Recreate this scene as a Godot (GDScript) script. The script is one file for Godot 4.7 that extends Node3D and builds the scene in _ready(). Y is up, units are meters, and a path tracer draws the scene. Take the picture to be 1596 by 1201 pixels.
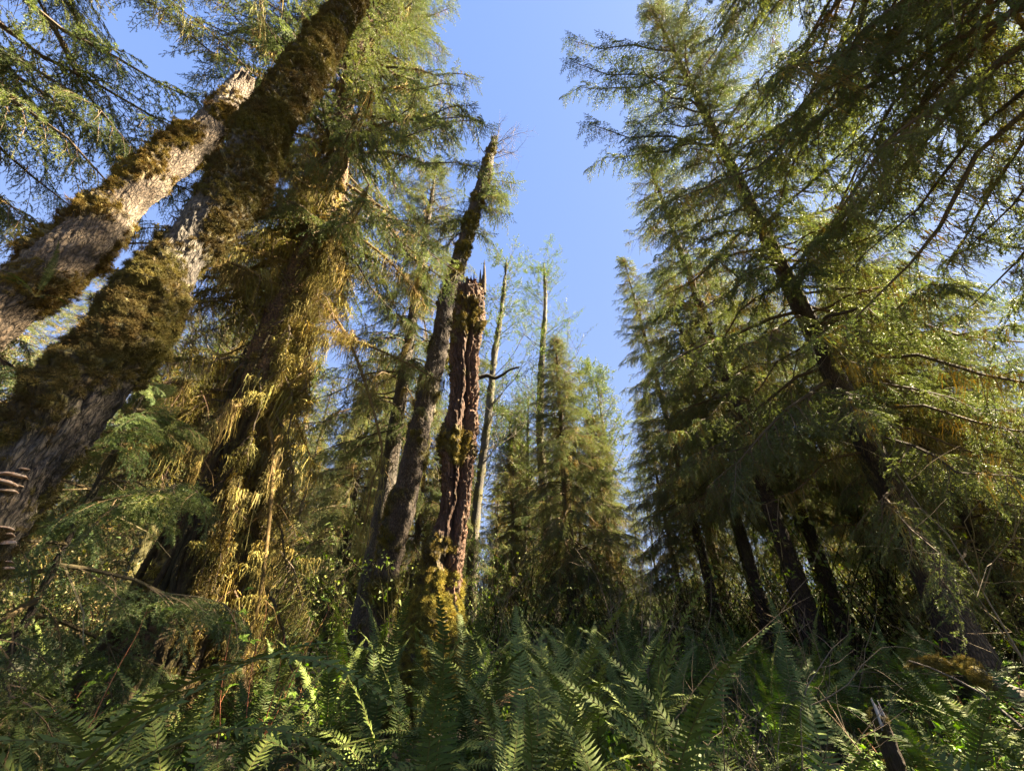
extends Node3D
# A wet temperate forest seen from among sword ferns: mossy snags and spruces round a gap of blue sky.

const FOCAL := 600.0                       # focal length in photograph pixels
const EYE := Vector3(0, 1.55, 0)
const PITCH := 28.8
const SUN := Vector3(0.685, 0.71, -0.13)    # towards the sun

var rng := RandomNumberGenerator.new()
var taken := {}
var M := {}                                # materials
var G := {}                                # shared small meshes
var n_lump := FastNoiseLite.new()
var n_patch := FastNoiseLite.new()
var n_bark := FastNoiseLite.new()
var n_fine := FastNoiseLite.new()

# ---------------------------------------------------------------- helpers
func ray(px: float, py: float) -> Vector3:
	var a := deg_to_rad(PITCH)
	return Vector3(0, sin(a), -cos(a)) + Vector3(0, cos(a), sin(a)) * ((600.5 - py) / FOCAL) + Vector3((px - 798.0) / FOCAL, 0, 0)

func at(px: float, py: float, hd: float) -> Vector3:   # the point hd metres away over the ground in the direction of a pixel
	var r := ray(px, py)
	return EYE + r * (hd / Vector2(r.x, r.z).length())

func spot(px: float, hd: float, py := 930.0) -> Vector3:      # the same on the ground
	var p := at(px, py, hd)
	return Vector3(p.x, ground_y(p.x, p.z), p.z)

func ground_y(x: float, z: float) -> float:
	return 0.22 * n_lump.get_noise_2d(x * 0.22, z * 0.22) + 0.012 * maxf(0.0, -z - 4.0)

func numbered(called: String) -> String:
	var k: int = taken.get(called, 0)
	taken[called] = k + 1
	return called if k == 0 else "%s_%03d" % [called, k]

func thing(called: String, label: String, category: String, where := Vector3.ZERO, group := "") -> Node3D:
	var o := Node3D.new()
	o.name = numbered(called)
	add_child(o)
	o.position = where
	tag(o, label, category, group)
	return o

func tag(o: Node, label: String, category: String, group := "") -> void:
	o.set_meta("label", label)
	o.set_meta("category", category)
	if group != "":
		o.set_meta("group", group)

func part(called: String, mesh: Mesh, parent: Node, xf := Transform3D.IDENTITY, stuff := false) -> MeshInstance3D:
	var o := MeshInstance3D.new()
	o.name = called
	o.mesh = mesh
	o.transform = xf
	if stuff:
		o.set_meta("kind", "stuff")
	parent.add_child(o, true)
	return o

func scatter(called: String, mesh: Mesh, xfs: Array, cols: Array, parent: Node) -> MultiMeshInstance3D:
	if xfs.is_empty():
		return null
	var m := MultiMesh.new()
	m.transform_format = MultiMesh.TRANSFORM_3D
	m.use_colors = true
	m.mesh = mesh
	m.instance_count = xfs.size()
	for i in xfs.size():
		m.set_instance_transform(i, xfs[i])
		m.set_instance_color(i, cols[i])
	var o := MultiMeshInstance3D.new()
	o.name = called
	o.multimesh = m
	o.set_meta("kind", "stuff")
	parent.add_child(o, true)
	return o

class Build:
	var v := PackedVector3Array()
	var n := PackedVector3Array()
	var c := PackedColorArray()
	var uv := PackedVector2Array()
	var ix := PackedInt32Array()
	func tri(a: Vector3, b: Vector3, d: Vector3, col: Color) -> void:
		var k := v.size()
		v.append(a); v.append(b); v.append(d)
		c.append(col); c.append(col); c.append(col)
		ix.append(k); ix.append(k + 1); ix.append(k + 2)
	func tri3(a: Vector3, b: Vector3, d: Vector3, ca: Color, cb: Color, cd: Color) -> void:
		var k := v.size()
		v.append(a); v.append(b); v.append(d)
		c.append(ca); c.append(cb); c.append(cd)
		ix.append(k); ix.append(k + 1); ix.append(k + 2)
	func quad(a: Vector3, b: Vector3, d: Vector3, e: Vector3, col: Color) -> void:
		tri(a, b, d, col)
		tri(a, d, e, col)
	func tube(pts: Array, rads: Array, sides: int, col: Color) -> void:
		var start := v.size()
		var along := 0.0
		for i in pts.size():
			var p: Vector3 = pts[i]
			var t: Vector3 = (pts[mini(i + 1, pts.size() - 1)] - pts[maxi(i - 1, 0)])
			t = t.normalized()
			var e1 := t.cross(Vector3(0.31, 0.11, 0.94)).normalized()
			var e2 := t.cross(e1)
			if i > 0:
				along += p.distance_to(pts[i - 1])
			for s in sides + 1:
				var a := TAU * s / sides
				var d := e1 * cos(a) + e2 * sin(a)
				v.append(p + d * rads[i])
				n.append(d)
				c.append(col)
				uv.append(Vector2(float(s) / sides, along))
		var w := sides + 1
		for i in pts.size() - 1:
			for s in sides:
				var a := start + i * w + s
				ix.append(a); ix.append(a + w); ix.append(a + 1)
				ix.append(a + 1); ix.append(a + w); ix.append(a + w + 1)
	func mesh(mat: Material, into: ArrayMesh = null) -> ArrayMesh:
		var am := into if into else ArrayMesh.new()
		if v.is_empty():
			return am
		var ar := []
		ar.resize(Mesh.ARRAY_MAX)
		ar[Mesh.ARRAY_VERTEX] = v
		if n.size() == v.size():
			ar[Mesh.ARRAY_NORMAL] = n
		if uv.size() == v.size():
			ar[Mesh.ARRAY_TEX_UV] = uv
		ar[Mesh.ARRAY_COLOR] = c
		ar[Mesh.ARRAY_INDEX] = ix
		am.add_surface_from_arrays(Mesh.PRIMITIVE_TRIANGLES, ar)
		am.surface_set_material(am.get_surface_count() - 1, mat)
		return am

func rand_unit() -> Vector3:
	var y := rng.randf_range(-1, 1)
	var a := rng.randf() * TAU
	var r := sqrt(1.0 - y * y)
	return Vector3(r * cos(a), y, r * sin(a))

func aim(dir: Vector3, up: Vector3, s: Vector3) -> Basis:   # +Z along dir
	var z := dir.normalized()
	var x := up.cross(z)
	x = x.normalized() if x.length() > 0.01 else Vector3.RIGHT
	var y := z.cross(x)
	return Basis(x * s.x, y * s.y, z * s.z)

func shade_of(c: Color, amount: float) -> Color:      # natural spread of tone between one piece and the next
	var k := 1.0 + rng.randf_range(-amount, amount)
	var w := rng.randf_range(-amount, amount) * 0.4
	return Color(c.r * k * (1.0 + w), c.g * k, c.b * k * (1.0 - w))

func hermite(pts: Array, vals: Array, step: float) -> Array:   # resample a polyline smoothly; returns [points, values]
	var op := []
	var ov := []
	for i in pts.size() - 1:
		var p0: Vector3 = pts[maxi(i - 1, 0)]
		var p1: Vector3 = pts[i]
		var p2: Vector3 = pts[i + 1]
		var p3: Vector3 = pts[mini(i + 2, pts.size() - 1)]
		var n := maxi(1, int(ceil(p1.distance_to(p2) / step)))
		for k in n:
			var t := float(k) / n
			op.append(p1.cubic_interpolate(p2, p0, p3, t))
			ov.append(lerpf(vals[i], vals[i + 1], smoothstep(0.0, 1.0, t)))
	op.append(pts[-1])
	ov.append(vals[-1])
	return [op, ov]

# ---------------------------------------------------------------- materials
func noise_tex(noise_type: int, freq: float, oct: int, fractal: int, ramp: Array, size := 512, sd := 1) -> NoiseTexture2D:
	var f := FastNoiseLite.new()
	f.seed = sd
	f.noise_type = noise_type
	f.frequency = freq
	f.fractal_type = fractal
	f.fractal_octaves = oct
	var t := NoiseTexture2D.new()
	t.width = size
	t.height = size
	t.seamless = true
	t.noise = f
	if not ramp.is_empty():
		var g := Gradient.new()
		g.offsets = PackedFloat32Array([0.0, 0.35, 0.6, 1.0])
		g.colors = PackedColorArray(ramp)
		t.color_ramp = g
	return t

func grey(x: float) -> Color:
	return Color(x, x, x)

func make_materials() -> void:
	var fissure := noise_tex(FastNoiseLite.TYPE_SIMPLEX_SMOOTH, 0.018, 5, FastNoiseLite.FRACTAL_RIDGED, [grey(1.0), grey(0.93), grey(0.78), grey(0.55)], 512, 3)
	var height := noise_tex(FastNoiseLite.TYPE_SIMPLEX_SMOOTH, 0.018, 5, FastNoiseLite.FRACTAL_RIDGED, [grey(1.0), grey(0.8), grey(0.45), grey(0.0)], 512, 3)
	var mottle := noise_tex(FastNoiseLite.TYPE_SIMPLEX, 0.03, 5, FastNoiseLite.FRACTAL_FBM, [grey(0.5), grey(0.75), grey(0.95), grey(1.0)], 512, 8)
	var plates := noise_tex(FastNoiseLite.TYPE_CELLULAR, 0.03, 2, FastNoiseLite.FRACTAL_FBM, [grey(0.5), grey(0.8), grey(0.95), grey(1.0)], 512, 6)
	var plate_height := noise_tex(FastNoiseLite.TYPE_CELLULAR, 0.03, 2, FastNoiseLite.FRACTAL_FBM, [grey(0.0), grey(0.6), grey(0.85), grey(1.0)], 512, 6)
	for t in [plates, plate_height]:
		t.noise.cellular_return_type = FastNoiseLite.RETURN_DISTANCE2_SUB
		t.noise.domain_warp_enabled = true
		t.noise.domain_warp_amplitude = 22.0
		t.noise.domain_warp_frequency = 0.02
	for k in [["bark", Vector3(3, 0.75, 1), 2.2], ["rot", Vector3(5, 0.3, 1), 5.0], ["smooth_bark", Vector3(2, 1.2, 1), 1.2]]:
		var m := StandardMaterial3D.new()
		m.resource_name = k[0]
		m.vertex_color_use_as_albedo = true
		m.albedo_texture = plates if k[0] == "bark" else fissure
		m.heightmap_enabled = true
		m.heightmap_texture = plate_height if k[0] == "bark" else height
		m.heightmap_scale = k[2]
		m.uv1_scale = k[1]
		m.roughness = 0.9
		M[k[0]] = m
	for k in [["wood", 0.85, Color(0, 0, 0)], ["needle", 0.5, Color(0.86, 0.9, 0.56)], ["moss", 0.95, Color(0.5, 0.45, 0.12)], ["leaf", 0.5, Color(0.7, 0.8, 0.2)], ["fern", 0.6, Color(0.3, 0.4, 0.1)]]:
		var m := StandardMaterial3D.new()
		m.resource_name = k[0]
		m.vertex_color_use_as_albedo = true
		m.roughness = k[1]
		m.metallic_specular = 0.3
		m.cull_mode = BaseMaterial3D.CULL_DISABLED
		if k[2] != Color(0, 0, 0):
			m.backlight_enabled = true
			m.backlight = k[2]
		M[k[0]] = m
	var g := StandardMaterial3D.new()
	g.resource_name = "soil"
	g.vertex_color_use_as_albedo = true
	g.albedo_texture = mottle
	g.uv1_triplanar = true
	g.uv1_world_triplanar = true
	g.uv1_scale = Vector3(0.7, 0.7, 0.7)
	g.roughness = 0.95
	M["soil"] = g

# ---------------------------------------------------------------- small shared meshes
func needles_on(b: Build, a: Vector3, e: Vector3, per_m: float, nl: float, nw: float, col: Color) -> void:
	var d := (e - a)
	var l := d.length()
	d /= l
	var count := int(l * per_m)
	var e1 := d.cross(Vector3(0.1, 0.97, 0.2)).normalized()
	var e2 := d.cross(e1)
	for i in count:
		var p := a + d * (l * (i + rng.randf()) / count)
		var an := rng.randf() * TAU
		var out := e1 * cos(an) + e2 * sin(an)
		var dir := (d * rng.randf_range(0.3, 0.8) + out).normalized()
		var w := (dir.cross(out) if dir.cross(out).length() > 0.05 else e1).normalized() * (nw * 0.5)
		if rng.randf() < 0.5:
			w = dir.cross(w).normalized() * (nw * 0.5)
		b.tri(p - w, p + w, p + dir * nl * rng.randf_range(0.75, 1.2), shade_of(col, 0.22))
	# the tip of the shoot
	for i in 3:
		var w2 := e1.rotated(d, i * 1.05) * nw * 0.6
		b.tri(e - w2, e + w2, e + d * nl, col)

func make_spray(sd: int, twigs: int, droop: float, per_m: float, nl: float, nw: float) -> Array:   # one metre of flat spruce branchlet along +Z
	rng.seed = sd
	var b := Build.new()
	var w := Build.new()
	var axis := []
	var rad := []
	for i in 6:
		var t := i / 5.0
		axis.append(Vector3(0.04 * sin(t * 5.0 + sd), -droop * t * t, t))
		rad.append(0.007 * (1.0 - t) + 0.002)
	w.tube(axis, rad, 3, Color(1, 1, 1))
	for k in twigs:
		var t := 0.06 + 0.9 * (k + rng.randf_range(-0.3, 0.3)) / twigs
		var side := 1.0 if k % 2 == 0 else -1.0
		var p := Vector3(0.04 * sin(t * 5.0 + sd), -droop * t * t, t)
		var l := (0.33 * pow(1.0 - t, 0.7) + 0.06) * rng.randf_range(0.65, 1.15)
		var dir := Vector3(side * rng.randf_range(0.6, 0.95), -droop * t * 1.2 - rng.randf_range(-0.15, 0.45 + droop), rng.randf_range(0.5, 0.85)).normalized()
		var mid := p + dir * l * 0.55
		var e := mid + (dir + Vector3(0, -0.25 - droop * 0.5, 0.3)).normalized() * l * 0.45
		w.tube([p, mid, e], [0.003, 0.002, 0.001], 3, Color(1, 1, 1))
		needles_on(b, p + dir * l * 0.12, mid, per_m, nl, nw, Color(1, 1, 1))
		needles_on(b, mid, e, per_m, nl, nw, Color(1.12, 1.12, 1.0))
		if l > 0.2:
			for q in 2:
				var bp := p + dir * l * (0.35 + 0.25 * q)
				var bd := (dir.rotated(Vector3.UP, (0.8 if q == 0 else -0.8)) + Vector3(0, -0.2, 0)).normalized()
				needles_on(b, bp, bp + bd * l * 0.38, per_m, nl, nw, Color(1.1, 1.1, 1.0))
	needles_on(b, axis[3], axis[4], per_m, nl, nw, Color(1, 1, 1))
	needles_on(b, axis[4], axis[5], per_m, nl, nw, Color(1.1, 1.1, 1.0))
	return [b, w]

func lay(into: Build, from: Build, xf: Transform3D, tint: Color) -> void:      # append a shape, moved and tinted
	var k := into.v.size()
	into.v.append_array(xf * from.v)
	for c in from.c:
		into.c.append(Color(c.r * tint.r, c.g * tint.g, c.b * tint.b))
	for i in from.ix:
		into.ix.append(i + k)

func branch_path(from: Vector3, az: float, L: float, e0: float, droop: float, tip: float, bend: float) -> Array:
	var pts := []
	var out := Vector3(cos(az), 0, sin(az))
	var side := Vector3(-sin(az), 0, cos(az))
	for i in 7:
		var t := i / 6.0
		pts.append(from + out * (L * t) + side * (bend * L * t * t) + Vector3(0, L * (tan(e0) * t - droop * t * t + tip * t * t * t), 0))
	return pts

# a whole spruce bough along +Z: wood, needled branchlets on both sides, moss hung on the inner part
func make_bough(sd: int, L: float, o: Dictionary) -> ArrayMesh:
	rng.seed = sd
	var wood := Build.new()
	var green := Build.new()
	var moss := Build.new()
	var sprays: Array = o.sprays
	var dr: float = o.droop
	var pts := branch_path(Vector3.ZERO, PI / 2, L, 0.0, dr, dr * 0.45, rng.randf_range(-0.2, 0.2))
	for k in range(1, 7):
		pts[k] += rand_unit() * 0.045 * L
	var rr := []
	for k in 7:
		rr.append((0.008 + 0.009 * L) * (1.0 - k / 6.6))
	wood.tube(pts, rr, 5, Color(0.085, 0.06, 0.04))
	var ns := maxi(4, int(L / o.spacing))
	for k in ns:
		var t := (k + rng.randf()) / ns
		var f := t * 6.0
		var j := mini(int(f), 5)
		var p: Vector3 = pts[j].lerp(pts[j + 1], f - j)
		var d: Vector3 = (pts[j + 1] - pts[j]).normalized()
		var sd2 := d.cross(Vector3.UP).normalized()
		if rng.randf() < o.moss * (1.2 - t):
			var s := rng.randf_range(0.5, 1.1)
			lay(moss, G.curtain_b[0 if rng.randf() < 0.6 else 1], Transform3D(aim(Vector3(d.x, 0, d.z), Vector3.UP, Vector3(s, s, s)), p), shade_of(o.moss_col, 0.35))
			for q in 2:
				var ts := rng.randf_range(0.03, 0.06)
				lay(moss, G.shag_b, Transform3D(Basis(rand_unit(), rng.randf() * TAU).scaled(Vector3(ts, ts, ts)), p + d * rng.randf_range(-0.1, 0.1)), shade_of(o.moss_col, 0.3))
		if t < o.bare * rng.randf_range(0.4, 1.4):
			if rng.randf() < 0.6:      # dead twigs near the trunk
				var td := (d * 0.4 + sd2 * rng.randf_range(-1, 1) + Vector3(0, -0.6, 0)).normalized()
				var p1 := p + td * rng.randf_range(0.15, 0.5)
				wood.tube([p, p1, p1 + (td + Vector3(0, -0.5, 0)).normalized() * 0.25], [0.006, 0.004, 0.0015], 3, Color(0.15, 0.115, 0.08))
			continue
		for q in [-1.0, 1.0]:
			if rng.randf() < 0.12:
				continue
			var sl: float = minf((0.42 + 0.22 * L * (1.0 - t)) * rng.randf_range(0.7, 1.2), 1.2)
			var dir: Vector3 = (d * rng.randf_range(0.35, 0.9) + sd2 * q * rng.randf_range(0.5, 1.0) + Vector3(0, -o.hang * rng.randf_range(0.2, 1.6), 0)).normalized()
			var sp: Array = sprays[rng.randi() % sprays.size()]
			var xf := Transform3D(aim(dir, (Vector3.UP + rand_unit() * 0.35).normalized(), Vector3(sl, sl, sl)), p)
			lay(green, sp[0], xf, shade_of(o.tint.lerp(o.tint2, rng.randf()), 0.2))
			lay(twigs_of(wood), sp[1], xf, Color(0.13, 0.09, 0.06))
	var sp2: Array = sprays[0]
	var s2 := minf(0.6, L * 0.4)
	lay(green, sp2[0], Transform3D(aim((pts[6] - pts[5]).normalized(), Vector3.UP, Vector3(s2, s2, s2)), pts[5]), o.tint)
	var am := green.mesh(M.needle)
	wood.n.clear()
	wood.uv.clear()
	wood.mesh(M.wood, am)
	return moss.mesh(M.moss, am)

func twigs_of(b: Build) -> Build:
	return b


func make_tuft(sd: int, blades: int, long: float, wide: float, hang: float) -> Build:   # a cushion of moss standing on +Y
	rng.seed = sd
	var b := Build.new()
	for i in blades:
		var d := rand_unit()
		d.y = absf(d.y) + 0.15
		d = d.normalized()
		var p := Vector3(d.x, 0, d.z) * rng.randf_range(0.0, 0.55)
		var l := long * rng.randf_range(0.55, 1.1)
		var w := d.cross(rand_unit()).normalized() * wide
		var q := p + d * l * 0.6
		var e := q + (d * 0.6 + rand_unit() * 0.5 + Vector3(0, -hang, 0)).normalized() * l * 0.5
		var col := shade_of(Color(1, 1, 1), 0.28)
		b.tri(p - w, p + w, q + w * 0.7, col)
		b.tri(p - w, q + w * 0.7, q - w * 0.7, col)
		b.tri(q - w * 0.7, q + w * 0.7, e, col)
	return b

func make_curtain(sd: int, strands: int, long: float) -> Build:   # strands of moss hanging from a branch along Z, about half a metre wide
	rng.seed = sd
	var b := Build.new()
	for i in strands:
		var p := Vector3(rng.randf_range(-0.05, 0.05), rng.randf_range(-0.01, 0.03), rng.randf_range(-0.26, 0.26))
		var l := long * pow(rng.randf(), 0.8) + 0.05
		var wd := rng.randf_range(0.003, 0.008)
		var col := shade_of(Color(1, 1, 1), 0.3)
		var w := Vector3(rng.randf_range(-1, 1), 0, rng.randf_range(-1, 1)).normalized() * wd
		var prev := p
		var pw := w * 1.3
		for s in 4:
			var t := (s + 1) / 4.0
			var e := prev + Vector3(rng.randf_range(-0.03, 0.03), -l / 4.0, rng.randf_range(-0.03, 0.03))
			var nw := w * (1.0 - t * 0.85) * rng.randf_range(0.7, 1.3)
			b.quad(prev - pw, prev + pw, e + nw, e - nw, col)
			if rng.randf() < 0.6:
				var sp := Vector3(rng.randf_range(-0.06, 0.06), rng.randf_range(-0.09, -0.02), rng.randf_range(-0.06, 0.06))
				b.tri(prev - pw, prev + pw, prev + sp, col)
			prev = e
			pw = nw
	return b

func make_frond(sd: int, length: float, rise: float, fall: float, pairs: int, wide: float) -> ArrayMesh:   # a sword fern frond leaving the origin along +Z
	rng.seed = sd
	var b := Build.new()
	var w := Build.new()
	var p := Vector3.ZERO
	var pts := []
	var rad := []
	var dirs := []
	var n := 28
	var sway := rng.randf_range(-0.25, 0.25)
	for i in n + 1:
		var t := float(i) / n
		pts.append(p)
		rad.append(0.0042 * (1.0 - t) + 0.0008)
		var el := lerpf(rise, fall, pow(t, 1.35))
		var yaw := sway * t * t
		var d := Vector3(sin(yaw) * cos(el), sin(el), cos(yaw) * cos(el))
		dirs.append(d)
		p += d * (length / n)
	w.tube(pts, rad, 4, Color(0.11, 0.1, 0.035))
	for k in pairs:
		var t := 0.12 + 0.88 * pow((k + 0.5) / pairs, 0.92)
		var f := t * n
		var i := mini(int(f), n - 1)
		var o: Vector3 = pts[i].lerp(pts[i + 1], f - i)
		var d: Vector3 = dirs[i]
		var side := d.cross(Vector3.UP if absf(d.y) < 0.98 else Vector3.BACK).normalized()
		var nor := side.cross(d).normalized()
		var env := pow(sin(PI * clampf(0.14 + 0.86 * (1.0 - pow(1.0 - t, 1.6)), 0, 1)), 0.55) if t > 0.45 else lerpf(0.55, 1.0, smoothstep(0.1, 0.45, t))
		for s in [-1.0, 1.0]:
			if rng.randf() < 0.03:
				continue
			var l: float = wide * env * rng.randf_range(0.9, 1.1)
			var dir: Vector3 = (side * s + d * (0.18 + 0.25 * t) + nor * rng.randf_range(0.02, 0.3)).normalized()
			var hw: Vector3 = d * (length / pairs * 0.33)
			var tw := nor * (length / pairs * rng.randf_range(-0.12, 0.12))
			var col := shade_of(Color(1, 1, 1), 0.16)
			var m := o + dir * l * 0.5 - nor * l * 0.02
			var e := o + dir * l + d * l * 0.12 - nor * l * rng.randf_range(0.05, 0.22)
			b.tri(o - hw * 0.8 - tw, o + hw * 1.1 + tw, m + hw * 0.8 + tw, col)
			b.tri(o - hw * 0.8 - tw, m + hw * 0.8 + tw, m - hw * 0.7 - tw, col)
			b.tri(m - hw * 0.7 - tw, m + hw * 0.8 + tw, e, col)
	var am := b.mesh(M.fern)
	return w.mesh(M.wood, am)

func leaf_at(b: Build, o: Vector3, d: Vector3, nor: Vector3, l: float, wd: float, col: Color) -> void:   # one pointed leaf folded along its midrib
	var s := d.cross(nor).normalized() * wd
	var m := o + d * l * 0.42
	var e := o + d * l - nor * l * 0.14
	var lift := nor * wd * 0.4
	b.tri(o, m + s + lift, m, col)
	b.tri(o, m, m - s + lift, col)
	b.tri(m, m + s + lift, e, col)
	b.tri(m, e, m - s + lift, col)

func make_leaf_sprig(sd: int, leaves: int, l: float) -> ArrayMesh:     # a short sprig of broad leaves along +Z
	rng.seed = sd
	var b := Build.new()
	for i in leaves:
		var p := Vector3(rng.randf_range(-0.06, 0.06), rng.randf_range(-0.05, 0.05), rng.randf_range(0.0, 0.22))
		var d := (rand_unit() + Vector3(0, -0.1, 0.5)).normalized()
		var nor := (Vector3.UP + rand_unit() * 0.6).normalized()
		leaf_at(b, p, d, nor, l * rng.randf_range(0.6, 1.1), l * rng.randf_range(0.25, 0.36), shade_of(Color(1, 1, 1), 0.2))
	return b.mesh(M.leaf)

func make_trefoil(sd: int, l: float) -> ArrayMesh:     # three-part berry-bush leaf on a stalk along +Z
	rng.seed = sd
	var b := Build.new()
	var w := Build.new()
	w.tube([Vector3.ZERO, Vector3(0, 0.01, 0.03), Vector3(0, 0.0, 0.06)], [0.0015, 0.0012, 0.001], 3, Color(0.25, 0.3, 0.06))
	for a in [-1.15, 0.0, 1.15]:
		var d := Vector3(sin(a), rng.randf_range(-0.25, 0.1), cos(a)).normalized()
		leaf_at(b, Vector3(0, 0, 0.06), d, Vector3.UP, l * (1.0 if a == 0.0 else 0.8), l * 0.3, shade_of(Color(1, 1, 1), 0.12))
	var am := b.mesh(M.leaf)
	return w.mesh(M.wood, am)

func make_bush(sd: int) -> ArrayMesh:      # a low tangle of shoots with small leaves, for the undergrowth mass
	rng.seed = sd
	var b := Build.new()
	var w := Build.new()
	for i in 18:
		var a := rng.randf() * TAU
		var p := Vector3(cos(a), 0, sin(a)) * 0.15
		var d := Vector3(cos(a) * 0.5, 1.0, sin(a) * 0.5)
		var pts := [p]
		for k in 4:
			d = (d + rand_unit() * 0.35).normalized()
			p += d * 0.28
			pts.append(p)
			for q in 5:
				leaf_at(b, p + rand_unit() * 0.05, rand_unit(), (Vector3.UP + rand_unit() * 0.7).normalized(), rng.randf_range(0.03, 0.055), rng.randf_range(0.008, 0.015), shade_of(Color(1, 1, 1), 0.25))
		w.tube(pts, [0.006, 0.005, 0.004, 0.003, 0.0015], 3, Color(0.14, 0.1, 0.06))
	var am := b.mesh(M.leaf)
	return w.mesh(M.wood, am)

func make_meshes() -> void:
	var tw := StandardMaterial3D.new()
	tw.resource_name = "twig"
	tw.albedo_color = Color(0.15, 0.1, 0.065).linear_to_srgb()
	tw.roughness = 0.9
	M["twig"] = tw
	G.shag_b = make_tuft(33, 18, 1.3, 0.07, 1.1)
	G.curtain_b = [make_curtain(43, 26, 0.34), make_curtain(44, 26, 0.62)]
	var far := [make_spray(11, 12, 0.16, 150.0, 0.034, 0.0125), make_spray(12, 11, 0.32, 150.0, 0.034, 0.0125), make_spray(13, 10, 0.6, 150.0, 0.034, 0.0125)]
	var near := [make_spray(21, 16, 0.2, 240.0, 0.036, 0.008), make_spray(22, 14, 0.4, 240.0, 0.036, 0.008)]
	var t1 := Color(0.105, 0.125, 0.075)
	var t2 := Color(0.15, 0.162, 0.086)
	var mo := Color(0.2, 0.155, 0.06)
	G.bough = []
	for L in [1.0, 2.0, 3.4]:
		G.bough.append([
			make_bough(81, L, {"sprays": far, "droop": 0.35, "spacing": 0.14, "moss": 0.12, "moss_col": mo, "bare": 0.22, "hang": 0.35, "tint": t1, "tint2": t2}),
			make_bough(82, L, {"sprays": far, "droop": 0.55, "spacing": 0.14, "moss": 0.2, "moss_col": mo, "bare": 0.25, "hang": 0.7, "tint": t1, "tint2": t2}),
			make_bough(83, L, {"sprays": far, "droop": 0.45, "spacing": 0.2, "moss": 1.0, "moss_col": mo, "bare": 0.75, "hang": 0.8, "tint": t1, "tint2": t2})])
	var coarse := [make_spray(15, 9, 0.25, 34.0, 0.075, 0.024), make_spray(16, 8, 0.5, 34.0, 0.075, 0.024)]
	G.coarse_bough = []
	for L in [1.0, 2.0, 3.4]:
		G.coarse_bough.append([
			make_bough(91, L, {"sprays": coarse, "droop": 0.4, "spacing": 0.34, "moss": 0.1, "moss_col": mo, "bare": 0.2, "hang": 0.45, "tint": t1, "tint2": t2}),
			make_bough(92, L, {"sprays": coarse, "droop": 0.6, "spacing": 0.34, "moss": 0.1, "moss_col": mo, "bare": 0.2, "hang": 0.75, "tint": t1, "tint2": t2}),
			make_bough(93, L, {"sprays": coarse, "droop": 0.5, "spacing": 0.34, "moss": 0.9, "moss_col": Color(0.3, 0.23, 0.055), "bare": 0.6, "hang": 0.75, "tint": t1, "tint2": t2})])
	var dead := [make_spray(17, 13, 0.6, 120.0, 0.02, 0.0075), make_spray(18, 11, 0.85, 120.0, 0.02, 0.0075)]
	G.dead_bough = []
	for L in [1.0, 2.0]:
		for sd in [95, 96]:
			G.dead_bough.append(make_bough(sd, L, {"sprays": dead, "droop": 0.55, "spacing": 0.13, "moss": 0.9, "moss_col": Color(0.21, 0.165, 0.05), "bare": 0.05, "hang": 1.1, "tint": Color(0.13, 0.1, 0.03), "tint2": Color(0.25, 0.21, 0.05)}))
	G.near_bough = [[make_bough(84, 1.0, {"sprays": near, "droop": 0.4, "spacing": 0.1, "moss": 0.0, "moss_col": mo, "bare": 0.15, "hang": 0.5, "tint": t1, "tint2": t2}), make_bough(85, 1.0, {"sprays": near, "droop": 0.6, "spacing": 0.1, "moss": 0.05, "moss_col": mo, "bare": 0.2, "hang": 0.8, "tint": t1, "tint2": t2})]]
	G.tuft = make_tuft(31, 46, 1.0, 0.05, 0.2).mesh(M.moss)
	G.shag = make_tuft(32, 70, 1.25, 0.026, 1.1).mesh(M.moss)
	G.curtain = [make_curtain(41, 48, 0.34).mesh(M.moss), make_curtain(42, 48, 0.62).mesh(M.moss)]
	G.frond = []
	for k in [[51, 1.25, 1.38, 0.15, 50, 0.1], [52, 1.15, 1.3, -0.35, 46, 0.095], [53, 1.0, 1.2, -0.75, 42, 0.09], [54, 1.35, 1.45, 0.55, 52, 0.1], [55, 0.95, 0.95, -0.5, 40, 0.085], [56, 1.2, 1.1, -1.0, 48, 0.1]]:
		G.frond.append(make_frond(k[0], k[1], k[2], k[3], k[4], k[5]))
	G.leafy = [make_leaf_sprig(61, 12, 0.07), make_leaf_sprig(62, 9, 0.06)]
	G.trefoil = [make_trefoil(63, 0.07), make_trefoil(64, 0.06)]
	G.bush = [make_bush(71), make_bush(72)]

# ---------------------------------------------------------------- trunks
# spec rows: pixel of one edge, pixel of the other, metres over the ground -> centre line and radius
func from_edges(rows: Array, slim := 0.93) -> Array:
	var pts := []
	var rad := []
	for r in rows:
		var mid := (ray(r[0], r[1]).normalized() + ray(r[2], r[3]).normalized()).normalized()
		pts.append(EYE + mid * (r[4] / Vector2(mid.x, mid.z).length()))
	for i in rows.size():
		var r: Array = rows[i]
		var p: Vector3 = pts[i]
		var t: Vector3 = (pts[mini(i + 1, pts.size() - 1)] - pts[maxi(i - 1, 0)]).normalized()
		var v := p - EYE
		var n := v.cross(t).normalized()
		v = v - t * v.dot(t)
		var w := 0.0
		for e in [ray(r[0], r[1]), ray(r[2], r[3])]:
			var q: Vector3 = EYE + e * (v.dot(v) / v.dot(e))
			w += absf((q - p).dot(n)) * 0.5
		rad.append(w * slim)
	return [pts, rad]

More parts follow.
